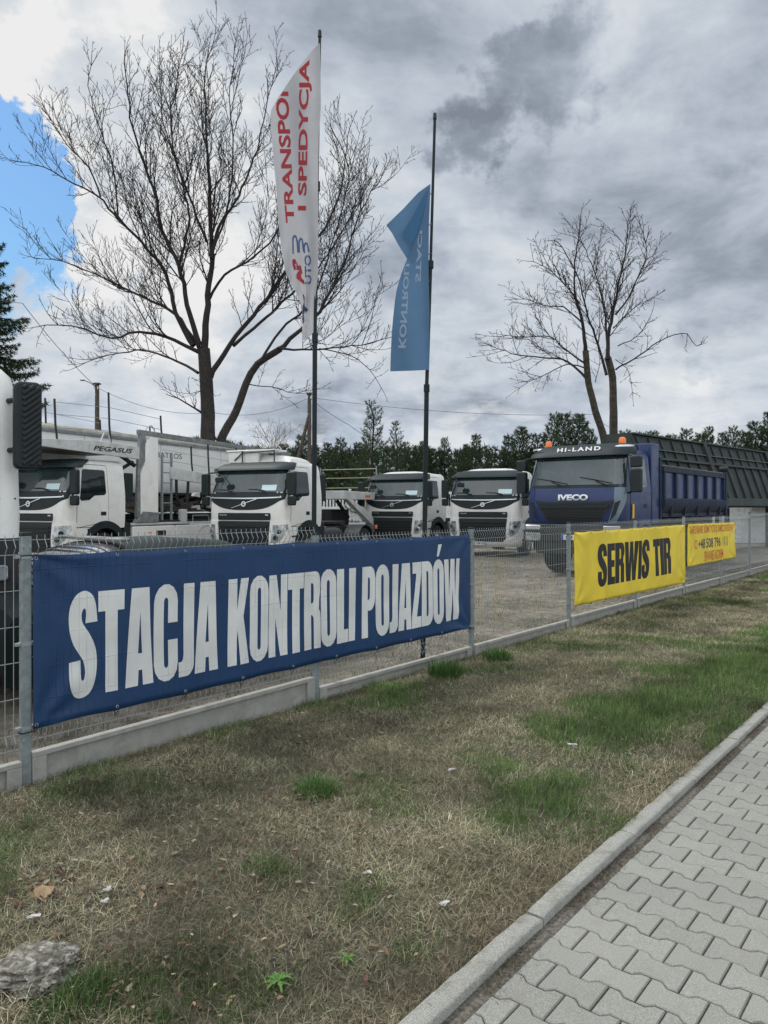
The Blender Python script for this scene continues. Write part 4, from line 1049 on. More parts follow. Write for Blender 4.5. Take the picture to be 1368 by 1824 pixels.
        patch(poly_bm([rrect(1.60, 1.98, 1.98, 2.66, .05)]), s_, 'sleeper_panel', M_white, root, .007, .01, .3)
        patch(poly_bm([[(.3, 1.12), (1.46, 1.30), (1.46, 1.31), (.3, 1.135)]]), s_, 'seam', M_tie, root, .010, 0, .3)
        arch(root, 1.37, .52, .60, .80, sg*.88, sg*1.25, 8, 172)
        mb = MB(); mb.box(*sorted((sg*.9, sg*1.24)), .5, .72, .36, 1.12); mb.box(*sorted((sg*1.0, sg*1.26)), .44, .74, .55, .60); mb.box(*sorted((sg*1.0, sg*1.26)), .44, .74, .86, .91)
        mb.build('step', M_plastic, root, bevel=.01)
        mb = MB(); mb.box(*sorted((sg*.9, sg*1.22)), 2.05, 2.3, .5, 1.25); mb.build('mudguard', M_plastic, root, bevel=.02)
        mx, my = sg*1.42, .18
        mirror(root, mx, my, 2.0, 2.62, .24, .14, [((sg*1.16, .42, 2.66), (mx, my, 2.60)), ((sg*1.2, .35, 1.95), (mx, my, 2.03))])
        mb = MB(); mb.prism(rrect(mx-.11, mx+.11, 1.72, 1.97, .05), 'y', my-.07, my+.07); mb.build('wide_mirror', M_plastic, root, bevel=.03)
        wheel(root, sg*1.06, 1.37, .5, .32, sg)
        # air deflector behind the cab
        mb = MB(); mb.box(*sorted((sg*1.12, sg*1.20)), L+.01, L+.30, 1.85, 2.62); mb.build('side_deflector', M_plastic, root, bevel=.02)
    # front mirror hanging before the glass
    fm = bpy.data.objects.new('front_mirror', None); COL.objects.link(fm); fm.parent = root
    MB().tube([f(-.95, 2.74, .05), f(-.98, 2.72, .24), f(-.90, 2.60, .30), f(-.78, 2.50, .30)], .013, 6).build('mirror_arm', M_plastic, fm)
    mb = MB(); c = f(-.74, 2.43, .30); mb.prism(rrect(c.x-.12, c.x+.12, c.z-.075, c.z+.075, .05), 'y', c.y-.05, c.y+.05); mb.build('mirror_housing', M_plastic, fm, bevel=.02)
    for u0, u1 in ((-.95, -.35), (.10, .72)):
        w_ = bpy.data.objects.new('wiper', None); COL.objects.link(w_); w_.parent = root
        MB().tube([f(u1, 2.07, .03), f((u0+u1)/2, 2.16, .04)], .012, 5).build('wiper_arm', M_tie, w_)
        MB().tube([f(u0, 2.17, .03), f((u0+u1)/2, 2.165, .04), f(u1-.05, 2.12, .03)], .011, 5).build('wiper_blade', M_tie, w_)
    if roof != 'none': patch(poly_bm([rrect(.52, .98, 2.13, 2.28)]), f, 'paper_sheet', mat('pale_paper', (.55, .72, .74), .5), root, .014, 0, .1)
    mb = MB(); mb.box(-.42, .10, -.09, -.07, .40, .52); pl = mb.build('number_plate', M_plate, root)
    patch(fit_bm(text_bm(plate, 1, .03), -.36, .07, .425, .495), lambda u, z, o: Vector((u, -.0905-o, z)), 'lettering', M_tie, pl, .001, 0, 0)
    # chassis
    mb = MB()
    Lc = wb+1.37+.9
    for sg in (-1, 1): mb.box(sg*.42-.04, sg*.42+.04, .9, Lc, .78, 1.06)
    for y in (1.2, 2.4, 3.4, wb+1.37, Lc-.1): mb.box(-.4, .4, y, y+.1, .80, 1.02)
    mb.box(-1.0, 1.0, 2.2, 2.24, 1.06, 1.2); mb.box(-.9, .9, 1.0, 2.0, .5, 1.1)
    mb.build('chassis_frame', M_chassis, root, bevel=.008)
    for k in range(axles):
        y = wb+1.37-1.35*k
        for sg in (-1, 1):
            wheel(root, sg*.98, y, .5, .5, sg)
            arch(root, y, .5, .58, .61, sg*.70, sg*1.25, 12, 168, name='rear_mudguard')
    return root, f, fb
def saddle(root, wb):
    mb = MB(); c = wb+1.2; mb.prism([(-.42, c-.45), (-.2, c-.5), (.2, c-.5), (.42, c-.45), (.45, c+.1), (.30, c+.5), (.12, c+.55), (.05, c+.15), (-.05, c+.15), (-.12, c+.55), (-.30, c+.5), (-.45, c+.1)], 'z', 1.12, 1.22)
    mb.box(-.5, .5, c-.1, c+.1, 1.06, 1.13); mb.build('fifth_wheel', M_chassis, root, bevel=.01)
    for sg in (-1, 1):
        mb = MB(); mb.cyl((sg*.85, 2.35, .72), (sg*.85, 3.6, .72), .33, n=20); mb.build('fuel_tank', M_chassis, root, sharp=40)
    mb = MB(); mb.box(-.9, .9, 2.45, 2.95, 1.02, 1.10); mb.build('catwalk', M_deck, root, bevel=.005)
    for sg in (-1, 1):
        mb = MB(); mb.box(sg*1.2-.03, sg*1.2+.03, wb+2.2, wb+2.26, .95, 1.08); mb.build('marker_lamp', M_orange, root, bevel=.01)
def roof_hump(root, f, z1=3.14):
    mb = MB(); prof = [(.68, 2.90), (.80, z1-.03), (.95, z1), (1.70, z1-.02), (1.95, z1-.12), (2.10, 2.90)]
    vs = []; rows = 9
    for i, (y, z) in enumerate(prof):
        for k in range(rows):
            x = -1+2*k/(rows-1); w = .98 if z > 2.95 else 1.04
            vs.append((x*w, y, z-(.10*abs(x)**5 if z > 2.95 else 0)))
    fs = [(i*rows+k, i*rows+k+1, (i+1)*rows+k+1, (i+1)*rows+k) for i in range(len(prof)-1) for k in range(rows-1)]
    fs += [tuple(i*rows for i in range(len(prof))), tuple(i*rows+rows-1 for i in range(len(prof)-1, -1, -1))]
    mb.add(vs, fs); return mb.build('sleeper_roof', M_white, root, sharp=50)

def corner_to_center(cr, th, hw=1.22):      # loc of the front centre from the corner nearest the viewer's right
    t = R(th); return (cr[0]-hw*math.cos(t), cr[1]+hw*math.sin(t), 0)
T1, f_1, fb_1 = flow_truck('tractor_truck', corner_to_center((-2.71, 19.6), 25), 25, 'white tractor unit with a crate on its roof, parked behind the first flagpole')
roof_hump(T1, f_1); saddle(T1, 3.6)
mb = MB(); mb.box(-1.0, .05, .62, .72, 2.93, 3.24); mb.box(-1.0, -.96, .62, 1.15, 2.93, 3.22); mb.box(-1.02, .62, .58, 1.2, 3.24, 3.285); mb.build('roof_crate', M_white, T1, bevel=.012)
for a, b in (((-.45, .56, 2.93), (-.45, .56, 3.26)), ((.60, .58, 2.93), (.60, .58, 3.26)), ((-.45, .56, 3.2), (.6, .56, 3.24)), ((-.75, .6, 3.0), (-.45, .56, 3.2))):
    MB().tube([a, b], .018, 6).build('roof_rack_bar', M_tie, T1)
T2, f_2, _ = flow_truck('tractor_truck', corner_to_center((1.36, 26.6), 29), 29, 'white tractor unit directly behind the second flagpole, half covered by it', plate='PO 6K71S')
roof_hump(T2, f_2, 3.02); saddle(T2, 3.6)
T3, f_3, _ = flow_truck('tractor_truck', corner_to_center((4.42, 24.4), 26), 26, 'white tractor unit standing next to the dark blue tipper truck', plate='PO 2017S')
roof_hump(T3, f_3, 3.02); saddle(T3, 3.6)
T0, f_0, _ = flow_truck('car_transporter', corner_to_center((-7.99, 18.4), 25), 25, 'white car transporter truck with a loading deck over its cab at the left', axles=2, wb=5.6, plate='PO 9C20S')
# ---- superstructure of the car transporter (local coordinates)
def ob(name, m, fn, parent=T0, bevel=.008, sharp=35):
    mb = MB(); fn(mb); return mb.build(name, m, parent, bevel=bevel, sharp=sharp)
pb = ob('deck_beam', M_offwhite, lambda m: m.prism([(-.75, 3.16), (2.62, 3.02), (2.62, 3.36), (1.0, 3.42), (-.75, 3.33)], 'x', 1.14, 1.24))
patch(fit_bm(text_bm('PEGASUS', 1, .03, shear=.3), .95, 2.35, 3.16, 3.29), lambda u, z, o: Vector((1.2405+o, u, z-.03*(u-1.6)*0)), 'lettering', M_tie, pb, .002, 0, .2)
ob('deck_beam', M_deck, lambda m: m.prism([(-.75, 3.16), (2.62, 3.02), (2.62, 3.36), (-.75, 3.33)], 'x', -1.24, -1.14))
ob('deck_plate', M_deck, lambda m: [m.bar((0, y, 3.20), (0, y+.02, 3.20), 2.3, .05, (0, 0, 1)) for y in ()] or m.box(-1.14, 1.14, -.7, 2.6, 3.17, 3.21))
for sg in (-1, 1):
    x = sg*1.19
    ob('lift_column', M_white, lambda m: m.prism([(2.66, 1.30), (3.36, 1.30), (3.36, 3.68), (3.02, 3.68), (2.92, 3.05), (2.80, 2.86), (2.66, 2.60)], 'x', x-.06, x+.06))
    ob('column_foot', M_deck, lambda m: m.prism([(2.45, 1.24), (3.38, 1.24), (3.38, 1.52), (2.75, 1.56), (2.6, 1.42)], 'x', x-.075, x+.075))
    ob('column_back', M_deck, lambda m: m.prism([(2.52, 1.4), (2.655, 1.4), (2.655, 2.7), (2.85, 3.0), (2.85, 3.72), (2.66, 3.72), (2.60, 3.2)], 'x', x-.05, x+.05))
    ob('side_box', M_offwhite if sg < 0 else M_white, lambda m: m.prism(rrect(2.35, 4.10, .58, 1.14, .06), 'x', x-.30*(sg > 0), x+.06 if sg > 0 else x+.3), bevel=.02)
    ob('side_box', M_white, lambda m: m.prism(rrect(4.115, 7.3, .58, 1.14, .06), 'x', x-.30*(sg > 0), x+.06 if sg > 0 else x+.3), bevel=.02)
    ob('side_rail', M_offwhite, lambda m: m.box(x-.1, x+.05, 2.3, 9.5, 1.17, 1.235))
    ob('upper_beam', M_offwhite, lambda m: m.prism([(3.95, 2.52), (9.0, 2.18), (9.0, 2.48), (3.95, 2.86)], 'x', x-.05, x+.05))
    ob('top_rail', M_deck, lambda m: m.prism([(2.6, 3.72), (10.5, 3.60), (10.5, 3.74), (2.6, 3.86)], 'x', x-.05, x+.05))
    for (y, z0, z1, kx) in ((3.55, 3.7, 4.35, 0), (-.2, 3.35, 4.35, 0), (1.55, 3.4, 4.75, 0), (4.9, 2.75, 3.55, 0), (5.7, 2.7, 4.35, 0), (7.2, 2.6, 3.7, 0)):
        ob('rail_post', M_tie, lambda m: m.tube([(x, y+.05, z0), (x, y, z0+.35*(z1-z0)), (x, y-.03, z1)], .027, 6), bevel=0)
    for z in (3.62, 3.95, 4.25):
        ob('guard_wire', M_wire, lambda m: m.tube([(x, -.2, z+.02), (x, 1.55, z+.1), (x, 3.5, z)], .009, 4), bevel=0)
    for z in (2.95, 3.25, 3.5):
        ob('guard_wire', M_wire, lambda m: m.tube([(x, 3.6, z+.12), (x, 5.7, z), (x, 9, z-.15)], .009, 4), bevel=0)
# window cut in the first side box, marker lamps, hand hoop, ladder
ob('step_recess', M_tie, lambda m: m.box(1.245, 1.256, 3.28, 3.68, .84, 1.0), bevel=0)
for y in (2.95, 6.7): ob('marker_lamp', M_orange, lambda m: m.box(1.245, 1.262, y, y+.10, .94, .97), bevel=.002)
ob('hand_hoop', M_chrome, lambda m: m.tube([(1.2, 2.7, 3.5), (1.2, 2.95, 3.95), (1.2, 3.12, 4.02), (1.2, 3.25, 3.92), (1.2, 3.28, 3.6)], .022, 8), bevel=0)
ob('hand_hoop', M_chrome, lambda m: m.tube([(1.2, 1.2, 3.35), (1.2, 1.35, 3.65), (1.2, 1.5, 3.66), (1.2, 1.6, 3.35)], .02, 8), bevel=0)
ld = ob('ladder', M_galv, lambda m: [m.box(1.12, 1.17, 3.60, 3.66, 1.3, 3.2), m.box(1.12, 1.17, 4.0, 4.06, 1.3, 3.3)]+[m.tube([(1.145, 3.63, z), (1.145, 4.03, z)], .018, 6) for z in np.arange(1.5, 3.2, .3)], bevel=0)
ob('lift_hose', M_tie, lambda m: m.tube([(1.1, 4.3, 2.6), (1.1, 4.32, 1.95), (1.1, 4.5, 1.72), (1.1, 4.8, 1.80), (1.1, 4.85, 2.5)], .045, 8), bevel=0)
ob('lift_ram', M_tie, lambda m: [m.cyl((1.05, 2.1, 3.1), (1.05, 2.62, 2.85), .06, n=10), m.cyl((1.0, 2.2, 2.75), (1.0, 2.6, 2.95), .05, n=10)], bevel=0)
def deckstuff(m):
    r2 = random.Random(5)
    for i in range(26):
        y = r2.uniform(3.9, 9); x = r2.uniform(-.9, 1.0); z = r2.uniform(1.28, 2.1); a = r2.uniform(.2, 1.0)
        m.bar((x, y, z), (x+r2.uniform(-.4, .4), y+a, z+r2.uniform(-.15, .15)), r2.uniform(.04, .14), r2.uniform(.03, .12))
    m.box(-1.1, 1.1, 3.4, 9.5, 1.22, 1.30); m.box(-1.1, .9, 3.9, 9.0, 2.05, 2.12)
ob('deck_machinery', M_chassis, deckstuff, bevel=0)
for i, (y, z, l) in enumerate(((5.1, 2.02, .30), (5.6, 1.80, .42), (5.2, 1.62, .34), (6.0, 1.66, .3), (5.95, 1.95, .34), (6.3, 1.8, .3))):
    ob('wheel_chock', M_offwhite, lambda m: m.prism([(y, z), (y+l, z-.03), (y+l*.9, z+.12), (y+.05, z+.10)], 'x', 1.0-.05*i, 1.12-.05*i), bevel=.004)
ob('control_box', M_offwhite, lambda m: m.prism(rrect(4.45, 4.75, 1.24, 1.62, .05), 'x', 1.05, 1.15))
for y0 in (5.0, 5.9): ob('tube_rail', M_galv, lambda m: m.tube([(1.15, y0, 1.25), (1.15, y0, 1.42), (1.15, y0+.75, 1.42), (1.15, y0+.8, 1.25)], .022, 6), bevel=0)

# ---- long white tipping trailer behind the transporter
def albatros():
    t = R(25); base = Vector((-7.9, 18.5, 0))+Vector((-math.cos(t), math.sin(t), 0))*3.3
    r = empty('tipping_trailer', base, -R(25), 'long white half-round tipping trailer standing behind the car transporter', 'trailer')
    r.location = base
    mb = MB(); sec = []
    for a in range(13): th = R(180+180*a/12); sec.append((1.22*math.cos(th), 2.55+1.05*math.sin(th)))
    sec += [(1.25, 3.3), (1.25, 3.78), (-1.25, 3.78), (-1.25, 3.3)]
    n = len(sec); ys = [-.6, 2.5, 5.6, 8.7, 11.8]; vs = [(x, y, z) for y in ys for x, z in sec]; fs = []
    for i in range(len(ys)-1):
        for k in range(n): fs.append((i*n+k, i*n+(k+1) % n, (i+1)*n+(k+1) % n, (i+1)*n+k))
    fs += [tuple(range(n)), tuple(range(len(vs)-1, len(vs)-n-1, -1))]
    mb.add(vs, fs); tub = mb.build('tub', M_white, r, sharp=30)
    for y in (2.4, 5.6, 8.8): MB().box(1.24, 1.262, y, y+.03, 3.3, 3.76).build('seam_rib', M_offwhite, r)
    MB().box(1.2, 1.3, -.65, 11.9, 3.76, 3.86).build('top_rail', M_deck, r, bevel=.01); MB().box(-1.3, -1.2, -.65, 11.9, 3.76, 3.86).build('top_rail', M_deck, r, bevel=.01)
    mb = MB(); mb.cyl((1.18, -.5, 3.90), (1.18, 11.8, 3.90), .09, n=10); mb.build('rolled_tarpaulin', mat('tarp_beige', (.42, .40, .33), .8, var=.2), r)
    patch(fit_bm(text_bm('ALBATROS', 1, .0), 5.0, 6.65, 3.32, 3.50), lambda u, z, o: Vector((1.252+o, u, z)), 'lettering', M_blk, r, .003, 0, 0)
    mb = MB()
    for sg in (-1, 1): mb.box(sg*.45-.06, sg*.45+.06, .2, 11.6, 1.1, 1.45)
    for y in (1, 3, 5, 7, 9, 11): mb.box(-.5, .5, y, y+.12, 1.15, 1.4)
    mb.build('chassis_frame', M_chassis, r)
    for y in (7.6, 8.9, 10.2):
        for sg in (-1, 1): wheel(r, sg*1.05, y, .5, .38, sg)
    for sg in (-1, 1): MB().box(sg*.7-.05, sg*.7+.05, 2.2, 2.3, 0, 1.2).build('landing_leg', M_chassis, r)
albatros()

# ---- dark blue tipper truck
def tipper():
    th = 39; loc = corner_to_center((5.45, 16.9), th, 1.22)
    r = empty('tipper_truck', loc, -R(th), 'dark blue tipper truck with two orange beacons and white lettering on its visor', 'truck')
    P = [(1.28, 1.225, .04), (1.45, 1.24, .0), (1.9, 1.245, .0), (2.2, 1.235, .05), (2.9, 1.17, .27), (3.02, 1.12, .38), (3.08, 1.02, .5)]
    f = cab_surf(P, .22); L = 1.85
    cab_body('cab', f, [1.28, 1.36, 1.45, 1.7, 1.9, 2.05, 2.2, 2.4, 2.65, 2.9, 2.97, 3.02, 3.08], L, M_blue, r)
    patch(poly_bm([rrect(-1.28, 1.28, 2.14, 2.98, .05)]), f, 'windscreen_surround', M_plastic, r, .004, .02, .12)
    patch(poly_bm([rrect(-1.22, 1.22, 2.21, 2.90, .07)]), f, 'windscreen', M_glass, r, .010, .01, .12)
    us = np.linspace(-1.33, 1.33, 25); sec = [(2.93, .04), (2.90, .16), (2.98, .20), (3.17, .13), (3.20, .0), (3.12, -.1)]; vs = []
    for u in us:
        for z, o in sec:
            p_ = f(u, min(z, 3.08), o); p_.z = z; vs.append(p_)
    q = len(sec); fs = [(i*q+j, (i+1)*q+j, (i+1)*q+(j+1) % q, i*q+(j+1) % q) for i in range(len(us)-1) for j in range(q)]
    fs += [tuple(range(q)), tuple(range(len(vs)-1, len(vs)-q-1, -1))]
    mb = MB(); mb.add(vs, fs); sv = mb.build('sun_visor', mat('visor_dark', (.009, .018, .023), .6, spec=.3), r, sharp=50)
    def fv(u, z, o):
        p_ = f(u, 3.0, .20-(z-2.98)*.36+o); p_.z = z; return p_
    patch(fit_bm(text_bm('HI-LAND', 1, .025, spacing=1.3), -.48, .62, 3.025, 3.12), fv, 'lettering', M_text_w, sv, .012, 0, .1)
    for u in (-1.06, 1.08): patch(poly_bm([smooth_loop([(u-.13, 3.09), (u+.10, 3.10), (u+.14, 3.14), (u-.08, 3.135)])]), fv, 'visor_lamp', M_chrome, sv, .02, .01, .1)
    patch(fit_bm(text_bm('IVECO', 1, .05), -.36, .40, 1.84, 1.985), f, 'lettering', M_chrome, r, .03, .025, .1)
    gr = patch(poly_bm([smooth_loop([(-.98, 1.84), (-.55, 1.80), (.55, 1.80), (1.02, 1.84), (.92, 1.66), (.70, 1.38), (.55, 1.33), (-.55, 1.33), (-.68, 1.38), (-.88, 1.66)], (0, 3, 5, 8))]), f, 'grille', M_tie, r, .012, .02, .1)
    mb = MB()
    for k in range(7):
        z = 1.40+k*.058; w = .66+k*.036
        for i in range(8): a = -w+2*w*i/8; mb.bar(f(a, z, .022), f(a+2*w/8, z, .022), .02, .018)
    mb.build('slats', M_plastic, gr)
    patch(poly_bm([[(-.9, 1.735), (.92, 1.735), (.86, 1.66), (-.84, 1.66)]]), f, 'grille_bar', M_plastic, gr, .035, .02, .1)
    for sg in (-1, 1):
        patch(poly_bm([[(sg*1.02, 2.14), (sg*1.32, 2.14), (sg*1.32, 1.85), (sg*1.05, 1.30), (sg*.86, 1.30), (sg*1.02, 1.75)]]), f, 'corner_panel', M_steelblue if sg > 0 else M_blue, r, .012, .02, .1)
        patch(poly_bm([[(sg*1.04, 1.78), (sg*1.16, 1.84), (sg*1.06, 1.52), (sg*.92, 1.36)]]), f, 'corner_vent', M_plastic, r, .022, .012, .1)
        s_ = side_f(f, sg)
        d = patch(poly_bm([rrect(.44, 1.58, 1.36, 2.95, .05)]), s_, 'door', M_blue, r, .010, .012, .25)
        patch(poly_bm([rrect(.425, 1.595, 1.345, 2.965, .06), rrect(.44, 1.58, 1.36, 2.95, .05)]), s_, 'door_gap', M_tie, d, .0035, 0, .25)
        patch(poly_bm([[(.52, 2.12), (.66, 2.86), (1.48, 2.86), (1.50, 2.18), (1.05, 2.14), (.9, 2.06), (.55, 2.04)]]), s_, 'side_window', M_glass if sg > 0 else M_sglass, d, .016, .01, .25)
        patch(poly_bm([rrect(1.30, 1.52, 1.66, 1.76, .02)]), s_, 'handle', M_tie, d, .018, .01, .25)
        mx, my = sg*1.46, .22
        mirror(r, mx, my, 2.02, 2.86, .25, .16, [((sg*1.14, .42, 2.92), (mx, my, 2.84)), ((sg*1.2, .42, 2.0), (mx, my, 2.05))], split=2.58)
        wheel(r, sg*1.04, 1.40, .56, .36, sg)
        arch(r, 1.40, .58, .66, .80, sg*.85, sg*1.25, 10, 170, M_blue if sg > 0 else M_plastic)
        mb = MB(); mb.box(*sorted((sg*.9, sg*1.23)), .35, .72, .62, 1.36); mb.box(*sorted((sg*1.0, sg*1.26)), .3, .74, .80, .85); mb.build('step', M_plastic, r, bevel=.01)
        # lamps in the steel bumper
        for z0, z1, m_ in ((1.13, 1.24, M_chrome), (.86, 1.05, M_lens)):
            mb = MB(); mb.prism(rrect(sg*1.0-.20, sg*1.0+.20, z0, z1, .02), 'y', -.10, -.02); mb.build('headlight', m_, r, bevel=.01)
    mb = MB(); mb.prism([(-1.24, -.06), (1.24, -.06), (1.24, .4), (-1.24, .4)], 'z', .84, 1.27); mb.build('bumper', M_chassis, r, bevel=.03)
    mb = MB(); mb.box(-.95, .95, -.02, 1.6, .55, 1.05); mb.build('skid_plate', M_chassis, r, bevel=.02)
    mb = MB(); mb.box(.30, .82, -.085, -.065, .90, 1.02)
    pl = mb.build('number_plate', M_plate, r); pl.location.x = -.55
    patch(fit_bm(text_bm('DH 4', 1, .03), .42, .68, .925, .995), lambda u, z, o: Vector((u, -.086-o, z)), 'lettering', M_tie, pl, .001, 0, 0)
    MB().box(.302, .36, -.0875, -.0855, .902, 1.018).build('plate_strip', mat('eu_blue', (.02, .08, .45), .5), pl)
    for u0, u1 in ((-1.0, -.15), (.15, .95)):
        w_ = bpy.data.objects.new('wiper', None); COL.objects.link(w_); w_.parent = r
        MB().tube([f(u1-.1, 2.19, .03), f((u0+u1)/2, 2.30, .04)], .013, 5).build('wiper_arm', M_tie, w_)
        MB().tube([f(u0, 2.40, .03), f((u0+u1)/2, 2.33, .04), f(u1, 2.24, .03)], .013, 5).build('wiper_blade', M_tie, w_)
    for x in (-.92, .98):
        b = bpy.data.objects.new('beacon', None); COL.objects.link(b); b.parent = r; b.location = (x, .62, 3.14)
        mb = MB(); mb.cyl((0, 0, -.06), (0, 0, .03), .085, n=16); mb.build('beacon_base', M_tie, b)
        mb = MB(); mb.lathe([(.08, .03), (.085, .06), (.08, .15), (.065, .185), (.04, .20), (.001, .203)], (0, 0, 0), 'z', 18); mb.build('beacon_lens', M_orange, b)
    for sg in (-1, 1): MB().tube([(sg*1.0, .75, 3.08), (sg*1.0, .8, 3.2), (sg*1.0, 1.5, 3.2), (sg*1.0, 1.6, 3.05)], .018, 6).build('roof_rail', M_tie, r)
    patch(poly_bm([rrect(.50, .62, 1.42, 1.75)]), side_f(f, 1), 'sticker', M_yellow, r, .026, 0, .3)
    # tall blue cabinet behind the cab and the ribbed body
    mb = MB(); mb.box(-1.22, 1.22, L+.10, L+.62, 1.25, 3.28, .0, .0); mb.build('headboard', M_blue, r, bevel=.03)
    MB().box(1.2, 1.25, L+.64, L+.74, 1.3, 2.95).build('headboard_edge', M_bluebody, r, bevel=.01)
    y0, y1 = L+.75, 8.35; bd = M_bluebody
    mb = MB(); mb.box(-1.22, 1.22, y0, y1, 1.50, 1.60); mb.box(-1.22, 1.22, y0, y0+.06, 1.6, 2.62); mb.box(-1.22, 1.22, y1-.06, y1, 1.6, 2.60)
    mb.build('dump_floor', bd, r)
    for sg in (-1, 1):
        side = bpy.data.objects.new('body_side', None); COL.objects.link(side); side.parent = r
        x = sg*1.22
        ob('side_sheet', M_blue, lambda m: m.box(x-.02, x+.02, y0, y1, 1.6, 2.62), side)
        ob('top_rail', bd, lambda m: m.box(x-.06, x+.09, y0, y1, 2.58, 2.74), side, .015)
        ob('bottom_rail', bd, lambda m: m.prism([(x, 1.92), (x+sg*.12, 1.90), (x+sg*.12, 1.72), (x, 1.52)], 'y', y0, y1), side, .01)
        npost = 7
        for k in range(npost):
            yy = y0+.04+(y1-y0-.16)*k/(npost-1); ob('side_rib', bd, lambda m: m.box(*sorted((x, x+sg*.085)), yy, yy+.11, 1.92, 2.58), side, .01)
        for k in range(5):
            yy = y0+.5+(y1-y0-1.2)*k/4; ob('hinge_bracket', M_chassis, lambda m: m.prism([(x, 1.55), (x+sg*.12, 1.70), (x+sg*.10, 1.46), (x-sg*.3, 1.30)], 'y', yy, yy+.08), side, 0)
        ob('side_flap', bd, lambda m: m.box(x-.03, x+.04, y0, y1, 1.42, 1.52), side)
    ob('body_edge', mat('worn_rust_edge', (.22, .17, .10), .8, var=.4), lambda m: m.box(1.14, 1.26, y0+.1, y1-.1, 2.742, 2.765), r, 0)
    for sg in (-1, 1): ob('rear_post', bd, lambda m: m.box(sg*1.25-.09, sg*1.25+.09, y1-.02, y1+.12, 1.4, 2.80), r, .015)
    ob('tailgate_pivot', M_chassis, lambda m: [m.cyl((1.15, y1+.05, 2.88), (1.38, y1+.05, 2.88), .09, n=12), m.cyl((-1.38, y1+.05, 2.88), (-1.15, y1+.05, 2.88), .09, n=12)], r, 0)
    ob('subframe', M_chassis, lambda m: m.box(-.95, .95, y0, y1-.1, 1.12, 1.49), r, .01)
    ob('chassis_frame', M_chassis, lambda m: [m.box(-.50, -.38, 1, 8.0, .9, 1.3), m.box(.38, .50, 1, 8.0, .9, 1.3), m.box(-.9, .9, 2.3, 3.2, .6, 1.2)]+[m.box(-.4, .4, y, y+.1, .95, 1.25) for y in (2, 3.6, 5, 6.4, 7.8)], r)
    for y in (5.2, 6.6):
        for sg in (-1, 1):
            wheel(r, sg*.95, y, .54, .56, sg); arch(r, y, .54, .62, .65, sg*.66, sg*1.22, 20, 160, name='rear_mudguard')
tipper()

